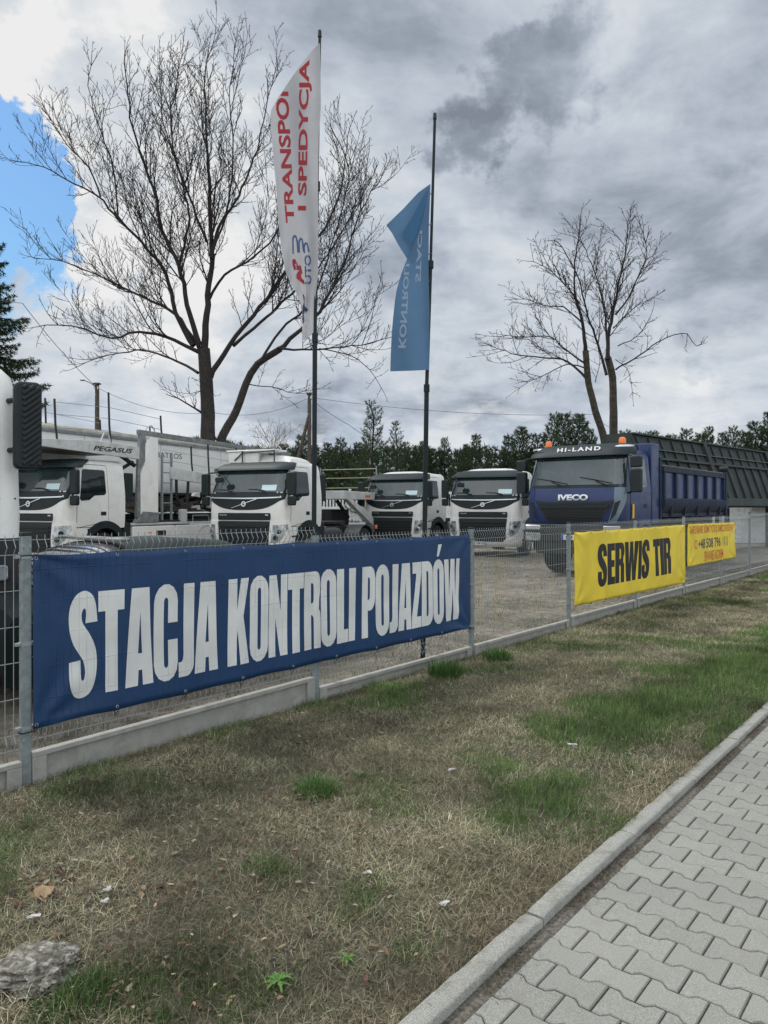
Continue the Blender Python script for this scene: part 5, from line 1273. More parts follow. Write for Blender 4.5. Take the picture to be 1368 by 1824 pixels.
# ---- near truck at the left edge: pale corner, louvred mirror
def near_truck():
    th = -32; hw = 1.24; t = R(th); cr = Vector((-3.31, 6.75, 0)); loc = (cr.x-hw*math.cos(t), cr.y+hw*math.sin(t), 0)
    r = empty('box_truck', loc, -t, 'near white truck cut off by the left edge, with a louvred black mirror', 'truck')
    P = [(1.40, 1.235, .0), (1.6, 1.24, .0), (2.7, 1.21, .03), (2.88, 1.17, .07), (2.96, 1.10, .13), (3.0, 1.0, .22)]
    f = cab_surf(P, .13, .02)
    cab_body('cab', f, [1.40, 1.5, 1.6, 2.0, 2.4, 2.7, 2.8, 2.88, 2.93, 2.96, 2.99, 3.0], 2.3, M_white, r)
    patch(poly_bm([rrect(-1.02, 1.02, 1.42, 2.86, .04)]), f, 'windscreen', M_sglass, r, .012, .01, .2)
    patch(poly_bm([[(1.03, 1.42), (1.05, 1.42), (1.05, 2.4), (1.04, 2.88), (1.03, 2.88)]]), f, 'screen_seal', M_tie, r, .012, 0, .2)
    patch(poly_bm([rrect(1.05, 1.30, 1.752, 1.768)]), f, 'seam', M_tie, r, .004, 0, .2)
    for z in (2.885, 2.93): patch(poly_bm([rrect(.9, 1.26, z, z+.006)]), f, 'seam', M_tie, r, .004, 0, .2)
    mb = MB(); mb.box(-1.22, 1.22, .02, 2.3, .38, 1.40); mb.build('lower_body', M_chassis, r, bevel=.03)
    mb = MB(); mb.box(-1.24, 1.24, -.08, .3, .34, .80); mb.build('bumper', M_plastic, r, bevel=.05)
    for sg in (-1, 1):
        mb = MB(); mb.prism(rrect(sg*.95-.18, sg*.95+.18, 1.02, 1.16, .03), 'y', -.02, .06); mb.build('headlight', M_lens, r, bevel=.01)
        mb = MB(); mb.box(sg*1.12-.04, sg*1.12+.04, -.01, .05, .68, .82); mb.build('marker_lamp', mat('orange_reflector', (.60, .17, .03), .4), r, bevel=.005)
        wheel(r, sg*1.04, 1.3, .5, .34, sg)
    def mirror_big():
        p = bpy.data.objects.new('mirror', None); COL.objects.link(p); p.parent = r
        y = -.22; x0, x1, z0, z1 = 1.16, 1.385, 2.02, 2.80
        mb = MB(); mb.prism(rrect(x0, x1, z0, z1, .055, 6), 'y', y, y+.16); h = mb.build('mirror_housing', M_plastic, p, bevel=.02)
        mb = MB(); mb.prism(rrect(x0+.065, x1-.012, z0+.035, z1-.03, .02, 4), 'y', y-.006, y+.002); mb.build('louvre_field', M_tie, h)
        mb = MB(); k = 0
        zz = z0-.06
        while zz < z1-.05:
            a = (x0+.07, zz); b = (x1-.016, zz+.115)
            # clip the slat to the field
            lo, hi = z0+.04, z1-.035
            def cl(p_, q_):
                t0, t1 = 0, 1; dz = q_[1]-p_[1]
                if p_[1] < lo: t0 = (lo-p_[1])/dz
                if q_[1] > hi: t1 = (hi-p_[1])/dz
                return t0, t1
            t0, t1 = cl(a, b)
            if t1 > t0+.05:
                pa = (a[0]+(b[0]-a[0])*t0, a[1]+(b[1]-a[1])*t0); pb_ = (a[0]+(b[0]-a[0])*t1, a[1]+(b[1]-a[1])*t1)
                mb.bar((pa[0], y-.012, pa[1]), (pb_[0], y-.012, pb_[1]), .028, .030, (0, 1, 0))
            zz += .052
        mb.build('louvres', M_plastic, h, bevel=.006)
        for z in (2.2, 2.65): MB().tube([(1.12, .10, z), (1.20, y+.12, z)], .025, 8).build('mirror_arm', M_plastic, p)
        MB().box(x0+.02, x1-.02, y+.16, y+.165, z0+.05, z1-.05).build('mirror_glass', M_sglass, p)
    mirror_big()
    mb = MB(); mb.box(-1.24, 1.24, 2.5, 8.5, 1.0, 3.1); mb.build('cargo_box', M_white, r, bevel=.02)
    mb = MB(); mb.box(-.5, .5, 1, 8.3, .7, 1.0); mb.build('chassis_frame', M_chassis, r)
    for sg in (-1, 1): wheel(r, sg*.98, 6.5, .5, .5, sg)
near_truck()

# ---- dark car behind the blue banner: only its roof and heated rear window show
def car():
    M_car = mat('dark_green_car_paint', (.006, .013, .012), .5, spec=.25)
    cl = FM_ @ Vector((2.62, 2.3, 0)); r = empty('parked_car', (cl.x, cl.y, 0), FANG-PI/2, 'dark car behind the blue banner, only its roof and ribbed rear window showing', 'car')
    # local: x width, y length, rear window at -y
    prof = [(-2.1, .45, .82), (-2.12, .75, .86), (-2.05, .92, .86), (-1.62, .98, .84), (-1.15, 1.33, .62), (-.85, 1.405, .58), (-.2, 1.43, .57), (.45, 1.38, .58), (1.15, 1.0, .80), (2.0, .80, .80), (2.15, .55, .76), (2.12, .35, .74)]
    mb = MB(); rows = 11; vs = []
    prof = [(y, z*.96, w) for y, z, w in prof]
    for (y, z, w) in prof:
        for k in range(rows):
            x = -1+2*k/(rows-1); vs.append((x*w, y, z-.09*abs(x)**4))
    n = len(prof); fs = [(i*rows+k, i*rows+k+1, (i+1)*rows+k+1, (i+1)*rows+k) for i in range(n-1) for k in range(rows-1)]
    b = len(vs)
    for (y, z, w) in prof: vs += [(-min(.86, w+.3), y, min(z-.05, .80)), (min(.86, w+.3), y, min(z-.05, .80)), (-.84, y, .25), (.84, y, .25)]
    for i in range(n-1):
        fs += [(i*rows, (i+1)*rows, b+4*(i+1), b+4*i), (i*rows+rows-1, b+4*i+1, b+4*(i+1)+1, (i+1)*rows+rows-1), (b+4*i, b+4*(i+1), b+4*(i+1)+2, b+4*i+2), (b+4*i+1, b+4*i+3, b+4*(i+1)+3, b+4*(i+1)+1)]
    mb.add(vs, fs); mb.build('body', M_car, r, sharp=50)
    def rw(u, v, o):
        y = -1.58+.66*v; z = .96*np.interp(y, [-1.62, -1.15, -.85], [.98, 1.33, 1.405]); w = np.interp(y, [-1.62, -1.15, -.85], [.84, .62, .58])
        return Vector((u*w*.92, y, z-.09*abs(u*.92)**4+.012+o))
    g_ = patch(poly_bm([rrect(-1, 1, 0, 1)]), rw, 'rear_window', mat('mirror_like_glass', (.62, .64, .65), .12, metal=.8), r, .0, 0, .1)
    for k in range(9): patch(poly_bm([rrect(-1, 1, .06+k*.105, .075+k*.105+.015)]), rw, 'defroster_line', M_tie, g_, .003, 0, .1)
    mb = MB(); mb.prism(rrect(-.6, .6, -.97, -.84, .05), 'z', 1.36, 1.395); mb.build('roof_spoiler', mat('taupe_trim', (.22, .21, .19), .5), r, bevel=.015)
    for y in (-1.3, 1.3):
        for sg in (-1, 1): wheel(r, sg*.76, y, .31, .2, sg).scale = (1, .99, .99)
car()

# ---- lowboy trailer ramps between the tractor units
def lowboy():
    t = R(27); base = Vector((-1.75, 27.5, 0))
    r = empty('low_loader', base, -t, 'grey low loader trailer with raised ramps between two white tractor units', 'trailer')
    ob('gooseneck', M_offwhite, lambda m: m.prism([(-1.6, 1.95), (3.2, 1.95), (3.2, 2.18), (-1.6, 2.25)], 'x', .2, 1.2), r, .02)
    ob('ramp', M_offwhite, lambda m: m.prism([(-1.4, 2.0), (-1.1, 2.0), (.2, 1.50), (1.5, .75), (1.3, .65), (-.1, 1.35)], 'x', 1.0, 1.2), r, .01)
    ob('ramp', M_chassis, lambda m: m.prism([(.6, 1.95), (.9, 1.95), (2.3, .75), (2.0, .75)], 'x', .9, 1.1), r, .01)
    ob('deck', M_deck, lambda m: m.box(-1.25, 1.25, -1.2, 7, .75, 1.02), r, .01)
    ob('hydraulic_unit', M_chassis, lambda m: [m.box(-.6, .4, -1.1, .2, 1.02, 1.6), m.cyl((.6, -1.0, 1.9), (.6, -.2, 1.3), .07, n=10)], r, .02)
    ob('reflector', mat('orange_reflector', (.60, .17, .03), .4), lambda m: m.box(1.2, 1.215, 0, .35, 2.04, 2.12), r, 0)
    for y in (4.5, 5.7):
        for sg in (-1, 1): wheel(r, sg*1.0, y, .42, .4, sg)
    g2 = empty('headboard_rack', base+Vector((.2, 2.4, 0)), -t, 'pale yellow tubular rack rising above the grey low loader', 'rack')
    for z in (2.0, 2.45, 2.85, 3.2): ob('rack_bar', M_paley, lambda m: m.tube([(-1.2, 0, z), (1.4, 0, z)], .016, 6), g2, 0)
    for x in (-1.2, 1.4): ob('rack_post', M_deck, lambda m: m.tube([(x, 0, 0), (x, 0, 3.3)], .03, 6), g2, 0)
lowboy()

# ---- precast concrete wall with balusters along the back of the yard
def back_wall():
    A = Vector((-16, 37.0, 0)); B = Vector((19.5, 34.5, 0)); d = (B-A); n = int(d.length/2.06); ang = math.atan2(d.y, d.x)
    M_pw = mat('white_precast', (.74, .75, .75), .85, var=.08, bump=1.0, bscale=9, dirt=(.35, .35, .32), dirt_amt=.4)
    r = empty('precast_wall', A, ang, 'white precast concrete wall with rock-faced panels and baluster tops at the back', 'wall')
    mb = MB(); mb.box(0, 1.96, -.03, .03, 0, 1.50); pan0 = mb.build('panel', M_pw, r)
    # rough face
    bm = bmesh.new(); nx, nz = 40, 30
    vs = [[bm.verts.new((1.96*i/nx, -.035-.03*abs(noise.noise(Vector((i*.35, j*.45, 1))))-.015*noise.noise(Vector((i*.9, j*.9, 4))), 1.5*j/nz)) for j in range(nz+1)] for i in range(nx+1)]
    for i in range(nx):
        for j in range(nz): bm.faces.new((vs[i][j], vs[i+1][j], vs[i+1][j+1], vs[i][j+1]))
    me = bpy.data.meshes.new('panel'); me2 = pan0.data; bm.from_mesh(me2); bm.to_mesh(me); bm.free(); me.materials.append(M_pw); pan0.data = me
    mb = MB(); mb.box(0, 1.96, -.03, .03, 1.50, 1.58)
    for i in range(12): mb.box(.08+i*.155, .16+i*.155, -.025, .025, 1.58, 2.30)
    mb.box(0, 1.96, -.03, .03, 2.30, 2.42)
    arcb = [(0, 1.585), (1.96, 1.585), (1.96, 1.95)]+[(.98+.98*math.cos(R(a)), 1.95-.26*math.sin(R(a))) for a in range(0, 181, 15)]
    mb.prism(arcb, 'y', -.028, .028)
    bal = mb.build('baluster_panel', M_pw, r)
    mb = MB(); mb.box(-.09, .01, -.07, .07, 0, 2.5); mb.box(-.11, .03, -.09, .09, 2.5, 2.56, .02, .02); post = mb.build('post', M_pw, r, bevel=.01)
    for k in range(1, n):
        for o in (pan0, bal, post):
            c = o.copy(); COL.objects.link(c); c.location.x = k*2.06
back_wall()

# ---- big dark green ribbed steel body on legs, leaning face
def steel_body():
    A = Vector((7.75, 23.2, 0)); ang = math.atan2(8.5, 8.7); Lb = 17
    r = empty('steel_hopper', A, ang, 'huge dark green ribbed steel hopper body raised on legs behind the tipper truck', 'steel body')
    H0, H1 = 1.72, 4.02; lean = .75
    def q(z): return -lean*(H1-z)/(H1-H0)
    ob('wall_sheet', M_greenst, lambda m: m.prism([(q(H0), H0), (q(H1), H1), (q(H1)+.05, H1), (q(H0)+.05, H0)], 'x', 0, Lb), r, 0)
    ob('back_sheet', M_greenst, lambda m: m.prism([(.9+lean, H0), (.9, H1), (.85, H1), (.85+lean, H0)], 'x', 0, Lb), r, 0)
    ob('end_sheet', M_greenst, lambda m: m.prism([(q(H0)+.06, H0), (q(H1)+.06, H1), (.84, H1), (.84+lean, H0)], 'x', 0, .05), r, 0)
    ob('floor', M_greenst, lambda m: m.box(0.06, Lb, -.65, 1.5, H0-.06, H0+.02), r, 0)
    def rail(z, d, h): return lambda m: m.prism([(q(z), z), (q(z+h), z+h), (q(z+h)-d, z+h), (q(z)-d, z)], 'x', 0, Lb)
    ob('top_rail', M_greenst, rail(H1-.05, .10, .06), r, .01)
    ob('upper_rail', mat('pale_edge_steel', (.06, .08, .075), .45, metal=.4, var=.4), rail(3.52, .09, .035), r, .005)
    ob('middle_rail', M_greenst, rail(3.20, .11, .08), r, .01)
    ob('bottom_rail', M_greenst, rail(H0, .13, .28), r, .01)
    n = 21
    for k in range(n):
        x = .15+(Lb-.3)*k/(n-1); w = .07 if k % 6 else .12
        ob('rib', M_greenst, lambda m: m.add([(x, q(H0), H0), (x+w, q(H0), H0), (x+w, q(H0)-.09, H0), (x, q(H0)-.09, H0), (x, q(3.9), 3.9), (x+w, q(3.9), 3.9), (x+w, q(3.9)-.06, 3.9), (x, q(3.9)-.06, 3.9)],
           [(0, 3, 2, 1), (4, 5, 6, 7), (0, 1, 5, 4), (1, 2, 6, 5), (2, 3, 7, 6), (3, 0, 4, 7)]), r, 0)
    for x in (5.2, 11.5):
        ob('cross_post', M_tie, lambda m: m.prism([(q(H0)-.16, H0-.1), (q(H1)-.12, H1), (q(H1)-.02, H1), (q(H0)-.02, H0-.1)], 'x', x, x+.28), r, .01)
    for x in (.5, 5.8, 11, 16):
        for y in (-.45, 1.2): ob('leg', M_greenst, lambda m: m.box(x, x+.16, y, y+.16, 0, H0-.06), r, .005)
steel_body()

# ================================================================== TREES
class Tubes:
    def __init__(s): s.V = []; s.F = []; s.n = 0
    def add(s, pts, rs, n):
        P = np.array([tuple(p) for p in pts]); m = len(P)
        T = np.gradient(P, axis=0); T /= np.linalg.norm(T, axis=1)[:, None]+1e-9
        ref = np.array([.31, .17, .93]) if abs(T[0][2]) < .8 else np.array([1., .1, 0])
        A = np.cross(T, ref); A /= np.linalg.norm(A, axis=1)[:, None]+1e-9; B = np.cross(T, A)
        an = np.arange(n)*2*PI/n; R_ = np.array(rs)[:, None, None]
        V = P[:, None, :]+R_*(A[:, None, :]*np.cos(an)[None, :, None]+B[:, None, :]*np.sin(an)[None, :, None])
        s.V.append(V.reshape(-1, 3)); i = (np.arange(m-1)[:, None]*n+np.arange(n)[None, :]); j = (np.arange(m-1)[:, None]*n+(np.arange(n)[None, :]+1) % n)
        s.F.append(np.stack([i, j, j+n, i+n], -1).reshape(-1, 4)+s.n); s.n += m*n
    def build(s, name, m, parent=None, loc=None):
        V = np.concatenate(s.V)
        if loc is not None: V = V-np.array(loc)
        me = col_mesh(name, V, [np.concatenate(s.F)], None, m)
        return link(name, me, m, parent, 60)
def spline(pts, step):
    """resample a polyline of vectors smoothly"""
    out = []; n = len(pts)
    for i in range(n-1):
        p0, p1, p2, p3 = pts[max(i-1, 0)], pts[i], pts[i+1], pts[min(i+2, n-1)]
        k = max(2, int((p2-p1).length/step))
        for q in range(k):
            t = q/k; out.append(.5*((2*p1)+(p2-p0)*t+(2*p0-5*p1+4*p2-p3)*t*t+(3*p1-p0-3*p2+p3)*t**3))
    out.append(pts[-1]); return out
def bare_tree(name, loc, limbs, label, seed, mtrunk, D, upb=.5, spread=1.0, lv=(.42, .32, .26), tw=.008, ln=1.0, stems=1, sub=.4, lk_=.8):
    """limbs: list of (pixel polyline, r0, r1, depth swing); side shoots are grown from them at random"""
    rr = random.Random(seed); root = empty(name, loc, 0, label, 'tree'); L = Vector(loc)
    tk = Tubes(); cw = Tubes()
    def twig(p, d, length, r, level):
        n = max(3, int(length/(.16 if level < 3 else .09))); pts = [p.copy()]; q = p.copy(); dd = d.normalized(); st = length/n; bend = Vector((rr.uniform(-1, 1), rr.uniform(-1, 1), rr.uniform(-.3, .6)))*.05
        for i in range(n):
            dd = (dd+bend+Vector((rr.gauss(0, .055), rr.gauss(0, .055), rr.gauss(0, .045)+upb*.085))).normalized(); q = q+dd*st; pts.append(q.copy())
        rs = [max(tw*.7, r*(1-.8*i/n)) for i in range(n+1)]
        cw.add(pts, rs, 4 if level < 2 else 3)
        if level >= 4 or length < .14: return
        gap = {0: lv[0]*1.05, 1: lv[0], 2: lv[1], 3: lv[2]}.get(level, .22); s = gap*rr.uniform(.5, 1.1)
        while s < length*.98:
            i = min(n-1, int(s/st)); t = s/length; base = pts[i]+(pts[i+1]-pts[i])*((s/st)-i); ax = (pts[i+1]-pts[i]).normalized()
            side = ax.orthogonal(); side.rotate(Matrix.Rotation(rr.uniform(0, 2*PI), 3, ax))
            nd = (ax*.95+side*rr.uniform(.5, .95)*spread+Vector((0, 0, upb*.35))).normalized()
            cl = length*rr.uniform(.28, .55)*(1-.45*t)*(1 if level < 3 else .7)
            twig(base, nd, max(cl, .10), max(tw, rs[i]*.6), level+1)
            s += gap*rr.uniform(.6, 1.4)
    for li, (pl, r0, r1, dep, dens, llen) in enumerate(limbs):
        n = len(pl); pts = []
        for i, (x, y) in enumerate(pl):
            t = i/max(1, n-1); pts.append(px(x, y, D+dep*math.sin(t*PI*.5)**1.3))
        if pts[0].z < .6: pts[0].z = -.2
        sp = spline(pts, .35); m = len(sp)
        for i in range(1, m): sp[i] = sp[i]+Vector((rr.gauss(0, .02), rr.gauss(0, .03), rr.gauss(0, .02)))*(1 if li >= stems else .3)
        rs = [(r0+(r1-r0)*(i/(m-1))**.7)*(1 if li < stems else lk_) for i in range(m)]
        if li < stems:
            for i in range(m): rs[i] *= 1+.35*max(0, 1-i/3)+.05*rr.random()
        (tk if li < stems else cw).add(sp, rs, 12 if r0 > .12 else 7)
        if dens <= 0: continue
        tot = sum((sp[i+1]-sp[i]).length for i in range(m-1)); s = tot*(.22 if li >= stems else .55); acc = 0
        i = 0; st = 0
        cum = [0]
        for k in range(m-1): cum.append(cum[-1]+(sp[k+1]-sp[k]).length)
        while s < tot:
            while i < m-2 and cum[i+1] < s: i += 1
            ax = (sp[i+1]-sp[i]).normalized(); t = s/tot; base = sp[i]
            side = ax.orthogonal(); side.rotate(Matrix.Rotation(rr.uniform(0, 2*PI), 3, ax))
            nd = (ax*.8+side*rr.uniform(.6, 1.1)*spread+Vector((0, 0, upb*.55))).normalized()
            l = llen*rr.uniform(.45, 1.15)*(1.15-.62*t)*ln
            if r0 > .045 and rr.random() < sub: twig(base, (nd+ax*.5+Vector((0, 0, upb*.3))).normalized(), l*1.9, min(.032, max(tw*1.6, rs[i]*.5)), 0)
            else: twig(base, nd, l*1.15, min(.02, max(tw*1.15, rs[i]*.4)), 1)
            s += dens*.8*rr.uniform(.6, 1.4)
        twig(sp[-1], (sp[-1]-sp[-2]), llen*.35, max(r1, tw), 2)
    tk.build('trunk', mtrunk, root, L); o = cw.build('crown', M_twig, root, L)
    print(name, cw.n)
    return root
def c1(*p): return [(x/1.9, (y+max(0, 520-y)*.13)/1.9) for x, y in p]
big = [
 (c1((703, 1640), (703, 1500), (703, 1380), (695, 1260), (690, 1180)), .33, .24, 0, 0, 0),
 (c1((735, 1640), (745, 1500), (800, 1390), (832, 1300), (872, 1232), (950, 1180)), .20, .13, .6, 0, 0),
 (c1((690, 1185), (705, 1000), (717, 870), (710, 700), (706, 580), (700, 480), (692, 300), (700, 130)), .20, .02, .4, .40, 2.4),
 (c1((675, 1170), (640, 1060), (605, 900), (550, 780), (525, 650), (480, 540), (445, 380), (420, 140)), .15, .02, -1.6, .40, 2.3),
 (c1((655, 1170), (605, 1080), (560, 930), (480, 820), (390, 730), (330, 660), (250, 620), (130, 560), (60, 548)), .14, .018, 1.6, .40, 2.1),
 (c1((340, 665), (300, 570), (230, 490), (180, 400), (150, 350)), .05, .015, .8, .36, 1.6),
 (c1((400, 740), (380, 560), (330, 400), (300, 260), (312, 150)), .05, .015, -1.2, .38, 1.7),
 (c1((675, 1180), (590, 1060), (430, 980), (320, 925), (210, 885), (110, 872)), .11, .016, 2.4, .38, 1.9),
 (c1((680, 1195), (560, 1140), (470, 1125), (380, 1145), (290, 1112), (200, 1100), (120, 1104)), .12, .016, -2.6, .38, 1.8),
 (c1((670, 1262), (600, 1222), (480, 1185), (400, 1195), (320, 1215), (240, 1250)), .08, .014, 2.8, .38, 1.6),
 (c1((716, 875), (745, 760), (800, 680), (850, 560), (882, 450), (905, 300), (942, 200)), .10, .016, 2.0, .38, 2.0),
 (c1((710, 1010), (760, 930), (860, 870), (935, 790), (985, 640), (1010, 500)), .08, .016, -2.2, .38, 2.0),
 (c1((712, 1278), (760, 1200), (820, 1110), (880, 1040), (960, 930), (1080, 800), (1150, 650), (1180, 430)), .15, .018, -.8, .36, 2.2),
 (c1((790, 1170), (860, 1110), (985, 995), (1080, 905), (1170, 760), (1260, 600)), .10, .015, 2.4, .36, 2.0),
 (c1((605, 900), (640, 740), (600, 560), (550, 380), (540, 110)), .08, .016, 2.2, .38, 2.0),
 (c1((700, 820), (640, 660), (585, 500), (590, 300), (620, 110)), .08, .016, -2.8, .38, 2.0),
 (c1((718, 860), (770, 700), (790, 500), (775, 300), (800, 140)), .07, .016, -1.0, .38, 2.0),
 (c1((945, 1182), (1080, 1050), (1168, 880), (1210, 740), (1300, 580)), .13, .016, .8, .34, 2.2),
 (c1((950, 1180), (1080, 1182), (1190, 1172), (1330, 1140)), .07, .014, -2.0, .34, 1.8),
 (c1((1080, 1180), (1180, 1202), (1250, 1250), (1300, 1335)), .035, .012, 1.0, .34, 1.2),
 (c1((872, 1232), (950, 1120), (1050, 1020), (1100, 900), (1180, 600), (1130, 440)), .08, .015, 2.6, .36, 2.1),
 (c1((680, 1395), (630, 1366), (585, 1340)), .06, .025, -1.2, .25, .9),
 (c1((720, 1240), (680, 1320), (600, 1330), (540, 1300)), .02, .01, -1.4, .3, .9),
 (c1((840, 1300), (920, 1310), (1000, 1330), (1090, 1310)), .03, .01, 1.4, .34, 1.2),
]
bare_tree('bare_poplar_tree', (px(370, 800, 30).x, 30, 0), big, 'huge leafless tree with a leaning second stem rising behind the white trucks', 21, M_bark, 30, upb=.8, lv=(.30, .23, .20), tw=.0105, stems=2, sub=.5)
def c2(*p): return [(820+x/2.496, 360+y/2.496) for x, y in p]
two = [
 (c2((645, 1250), (640, 1060), (600, 930), (570, 800), (556, 660)), .21, .15, 0, 0, 0),
 (c2((690, 1250), (682, 1050), (680, 900), (676, 780), (655, 690)), .24, .17, .3, 0, 0),
 (c2((556, 660), (545, 540), (515, 430), (505, 300), (535, 110)), .14, .02, .2, .34, 1.9),
 (c2((655, 700), (665, 560), (700, 380), (735, 200), (745, 70)), .15, .02, .4, .34, 2.0),
 (c2((650, 770), (600, 600), (560, 480), (520, 330), (440, 180), (400, 170)), .10, .02, -1.2, .34, 1.8),
 (c2((660, 700), (640, 480), (610, 350), (560, 220), (520, 120)), .09, .018, 1.4, .34, 1.8),
 (c2((690, 500), (750, 420), (790, 330), (830, 220), (790, 80)), .07, .016, -.8, .34, 1.6),
 (c2((680, 560), (760, 480), (830, 440), (880, 410)), .05, .014, 1.6, .34, 1.3),
 (c2((556, 780), (480, 712), (380, 690), (260, 682), (170, 650), (95, 625)), .09, .014, 1.2, .32, 1.7),
 (c2((560, 720), (470, 660), (400, 600), (300, 600), (180, 590)), .07, .014, -1.8, .32, 1.6),
 (c2((545, 540), (460, 470), (370, 460), (290, 430), (240, 430)), .06, .014, 1.6, .32, 1.5),
 (c2((530, 450), (450, 350), (370, 280), (290, 260)), .06, .014, -1.0, .32, 1.5),
 (c2((690, 745), (800, 680), (880, 620), (950, 592), (1010, 590), (1050, 640), (1085, 612)), .06, .018, .8, .55, .8),
 (c2((560, 740), (480, 720), (390, 760), (300, 800), (230, 850)), .05, .012, 1.6, .32, 1.3),
 (c2((600, 800), (620, 700), (600, 600)), .03, .012, 1.0, .3, 1.2),
 (c2((690, 700), (740, 740), (760, 800), (770, 880)), .03, .012, -1.2, .32, 1.0),
 (c2((700, 640), (780, 600), (830, 540), (860, 470)), .04, .012, .2, .32, 1.2),
]
bare_tree('bare_tree', (px(1082, 800, 38).x, 38, 0), two, 'smaller leafless tree with two trunks behind the dark blue tipper truck', 5, M_bark2, 38, upb=.38, lv=(.32, .25, .22), tw=.0125, stems=2, ln=.88, sub=.5)
sh = [([(485, 830), (486, 800)], .05, .04, 0, 0, 0)]+[([(486, 805), (486+dx*.5, 780), (486+dx, 752+abs(dx)*.3)], .03, .012, dz_, .3, 1.3) for dx, dz_ in ((-38, 1), (-22, -1), (-6, 2), (10, -2), (26, 1), (40, -1))]
bt = bare_tree('bare_shrub', (px(485, 820, 45).x, 45, 0), sh, 'small pale bare shrub far behind between the big tree and the first flagpole', 9, M_bark2, 45, upb=.7, lv=(.4, .3, .3), tw=.012)
for o in kids(bt): 
    if o.name.startswith('crown'): o.data.materials[0] = mat('pale_twigs', (.22, .19, .15), .9)

M_needle = tint_mat('pine_needles', .65, .2)
def needle_cloud(P, Dn, n_per, L, w, cols, rg, spreadk=.8):
    """clusters of narrow faces around points P, pointing mostly along Dn"""
    m = len(P)*n_per; P = np.repeat(P, n_per, 0); Dn = np.repeat(Dn, n_per, 0)
    d = Dn+rg.normal(0, spreadk, (m, 3)); d /= np.linalg.norm(d, axis=1)[:, None]
    a = np.cross(d, rg.normal(0, 1, (m, 3))); a /= np.linalg.norm(a, axis=1)[:, None]+1e-9
    l = L*rg.uniform(.6, 1.25, m)[:, None]; q = P+rg.normal(0, .02, (m, 3))
    V = np.stack([q+a*w/2, q-a*w/2, q+d*l*.6-a*w*.45, q+d*l], 1)
    V = np.stack([q-a*w/2, q+a*w/2, q+d*l], 1)
    F = np.arange(m*3).reshape(-1, 3); C = np.array(cols)[rg.integers(0, len(cols), m)]*rg.uniform(.6, 1.3, m)[:, None]
    return V.reshape(-1, 3), F, np.repeat(C, 3, 0)
PINE_C = [(.042, .075, .036), (.055, .088, .042), (.03, .058, .034), (.075, .095, .045)]
def pine(seed, H=8.5, W_=1.9, dens=1.0, bare=.12, needle=(.22, .028)):
    rg = np.random.default_rng(seed); rr = random.Random(seed); tr = Tubes(); br = Tubes(); PP = []; DD = []
    tp = [Vector((0, 0, -.1))]; 
    for i in range(1, 11): tp.append(Vector((rr.gauss(0, .03)*i*.3, rr.gauss(0, .03)*i*.3, H*i/10)))
    tr.add(tp, [.12*(1-i/10.5)+.015 for i in range(11)], 7)
    z = H*bare
    while z < H-.15:
        t = z/H; i = min(9, int(t*10)); c = tp[i]+(tp[i+1]-tp[i])*(t*10-i); n = rr.randint(4, 7); Lb = W_*(1-t)**.75*rr.uniform(.75, 1.15)+.22
        if rr.random() < .12: Lb *= 1.3
        a0 = rr.uniform(0, 6.28)
        for k in range(n):
            az = a0+2*PI*k/n+rr.gauss(0, .25); el = rr.uniform(-.05, .35)+.55*t; l = Lb*rr.uniform(.55, 1.15); m = max(3, int(l/.13)); p = c.copy(); pts = [p.copy()]
            for j in range(m):
                e = el+.6*(j/m)**2; p = p+Vector((math.cos(az)*math.cos(e), math.sin(az)*math.cos(e), math.sin(e)))*(l/m); pts.append(p.copy())
                d = (pts[-1]-pts[-2]).normalized()
                if j >= m*.15:
                    PP.append(p); DD.append(d*1.1+Vector((0, 0, .5)))
                    for _ in range(int(round(1.6*dens))):
                        s = d.cross(Vector((0, 0, 1))).normalized()*rr.choice((-1, 1)); q = p+s*rr.uniform(.08, .32)*(1-.5*j/m)+d*.08+Vector((0, 0, rr.uniform(-.05, .1))); PP.append(q); DD.append(d+s*.6+Vector((0, 0, .6)))
            br.add(pts, [max(.008, .03*(1-t)*(1-j/m)) for j in range(m+1)], 3)
        z += rr.uniform(.24, .36)*(1 if H < 10 else 1.2)
    for k in range(5): PP.append(tp[-1]+Vector((0, 0, -.05*k))); DD.append(Vector((0, 0, 1.5)))
    P = np.array([tuple(p) for p in PP]); Dn = np.array([tuple(d) for d in DD])
    V, F, C = needle_cloud(P, Dn, 9, needle[0], needle[1], PINE_C, rg, .62)
    bV = np.concatenate(br.V); bF = np.concatenate(br.F)
    me = col_mesh('crown', np.concatenate([V, bV]), [F, bF+len(V)], np.concatenate([C, np.tile([[.05, .038, .03]], (len(bV), 1))]), M_needle)
    tV = np.concatenate(tr.V); tm = col_mesh('trunk', tV, [np.concatenate(tr.F)], None, M_bark)
    return me, tm, H
def place_pine(v, x, ytop, D, label, sx=1.0, rot=0, group='pines behind the yard'):
    me, tm, H = v; top = CH-(ytop-HY)/FPX*D; s = top/H
    r = empty('pine_tree', (px(x, 0, D).x, D, 0), rot, label, 'tree', group); r.scale = (s*sx, s*sx, s)
    for nm, m_ in (('crown', me), ('trunk', tm)):
        o = bpy.data.objects.new(nm, m_); COL.objects.link(o); o.parent = r
    return r
PV = [pine(1, 8.5, 1.7), pine(2, 8.5, 2.0), pine(3, 8.5, 1.4, 1.0, .05), pine(4, 8.5, 1.8)]
PVN = pine(8, 8.5, 1.9, 1.4, .05, (.16, .02)); PVN2 = pine(9, 8.5, 1.25, .6, .25, (.16, .022))
place_pine(PVN, 664, 720, 36, 'tallest pine with upright candle shoots left of the second flagpole', 1.0, .4)
place_pine(PVN2, 706, 752, 39, 'thin open pine just right of the tallest one', 1.1, 1.4)
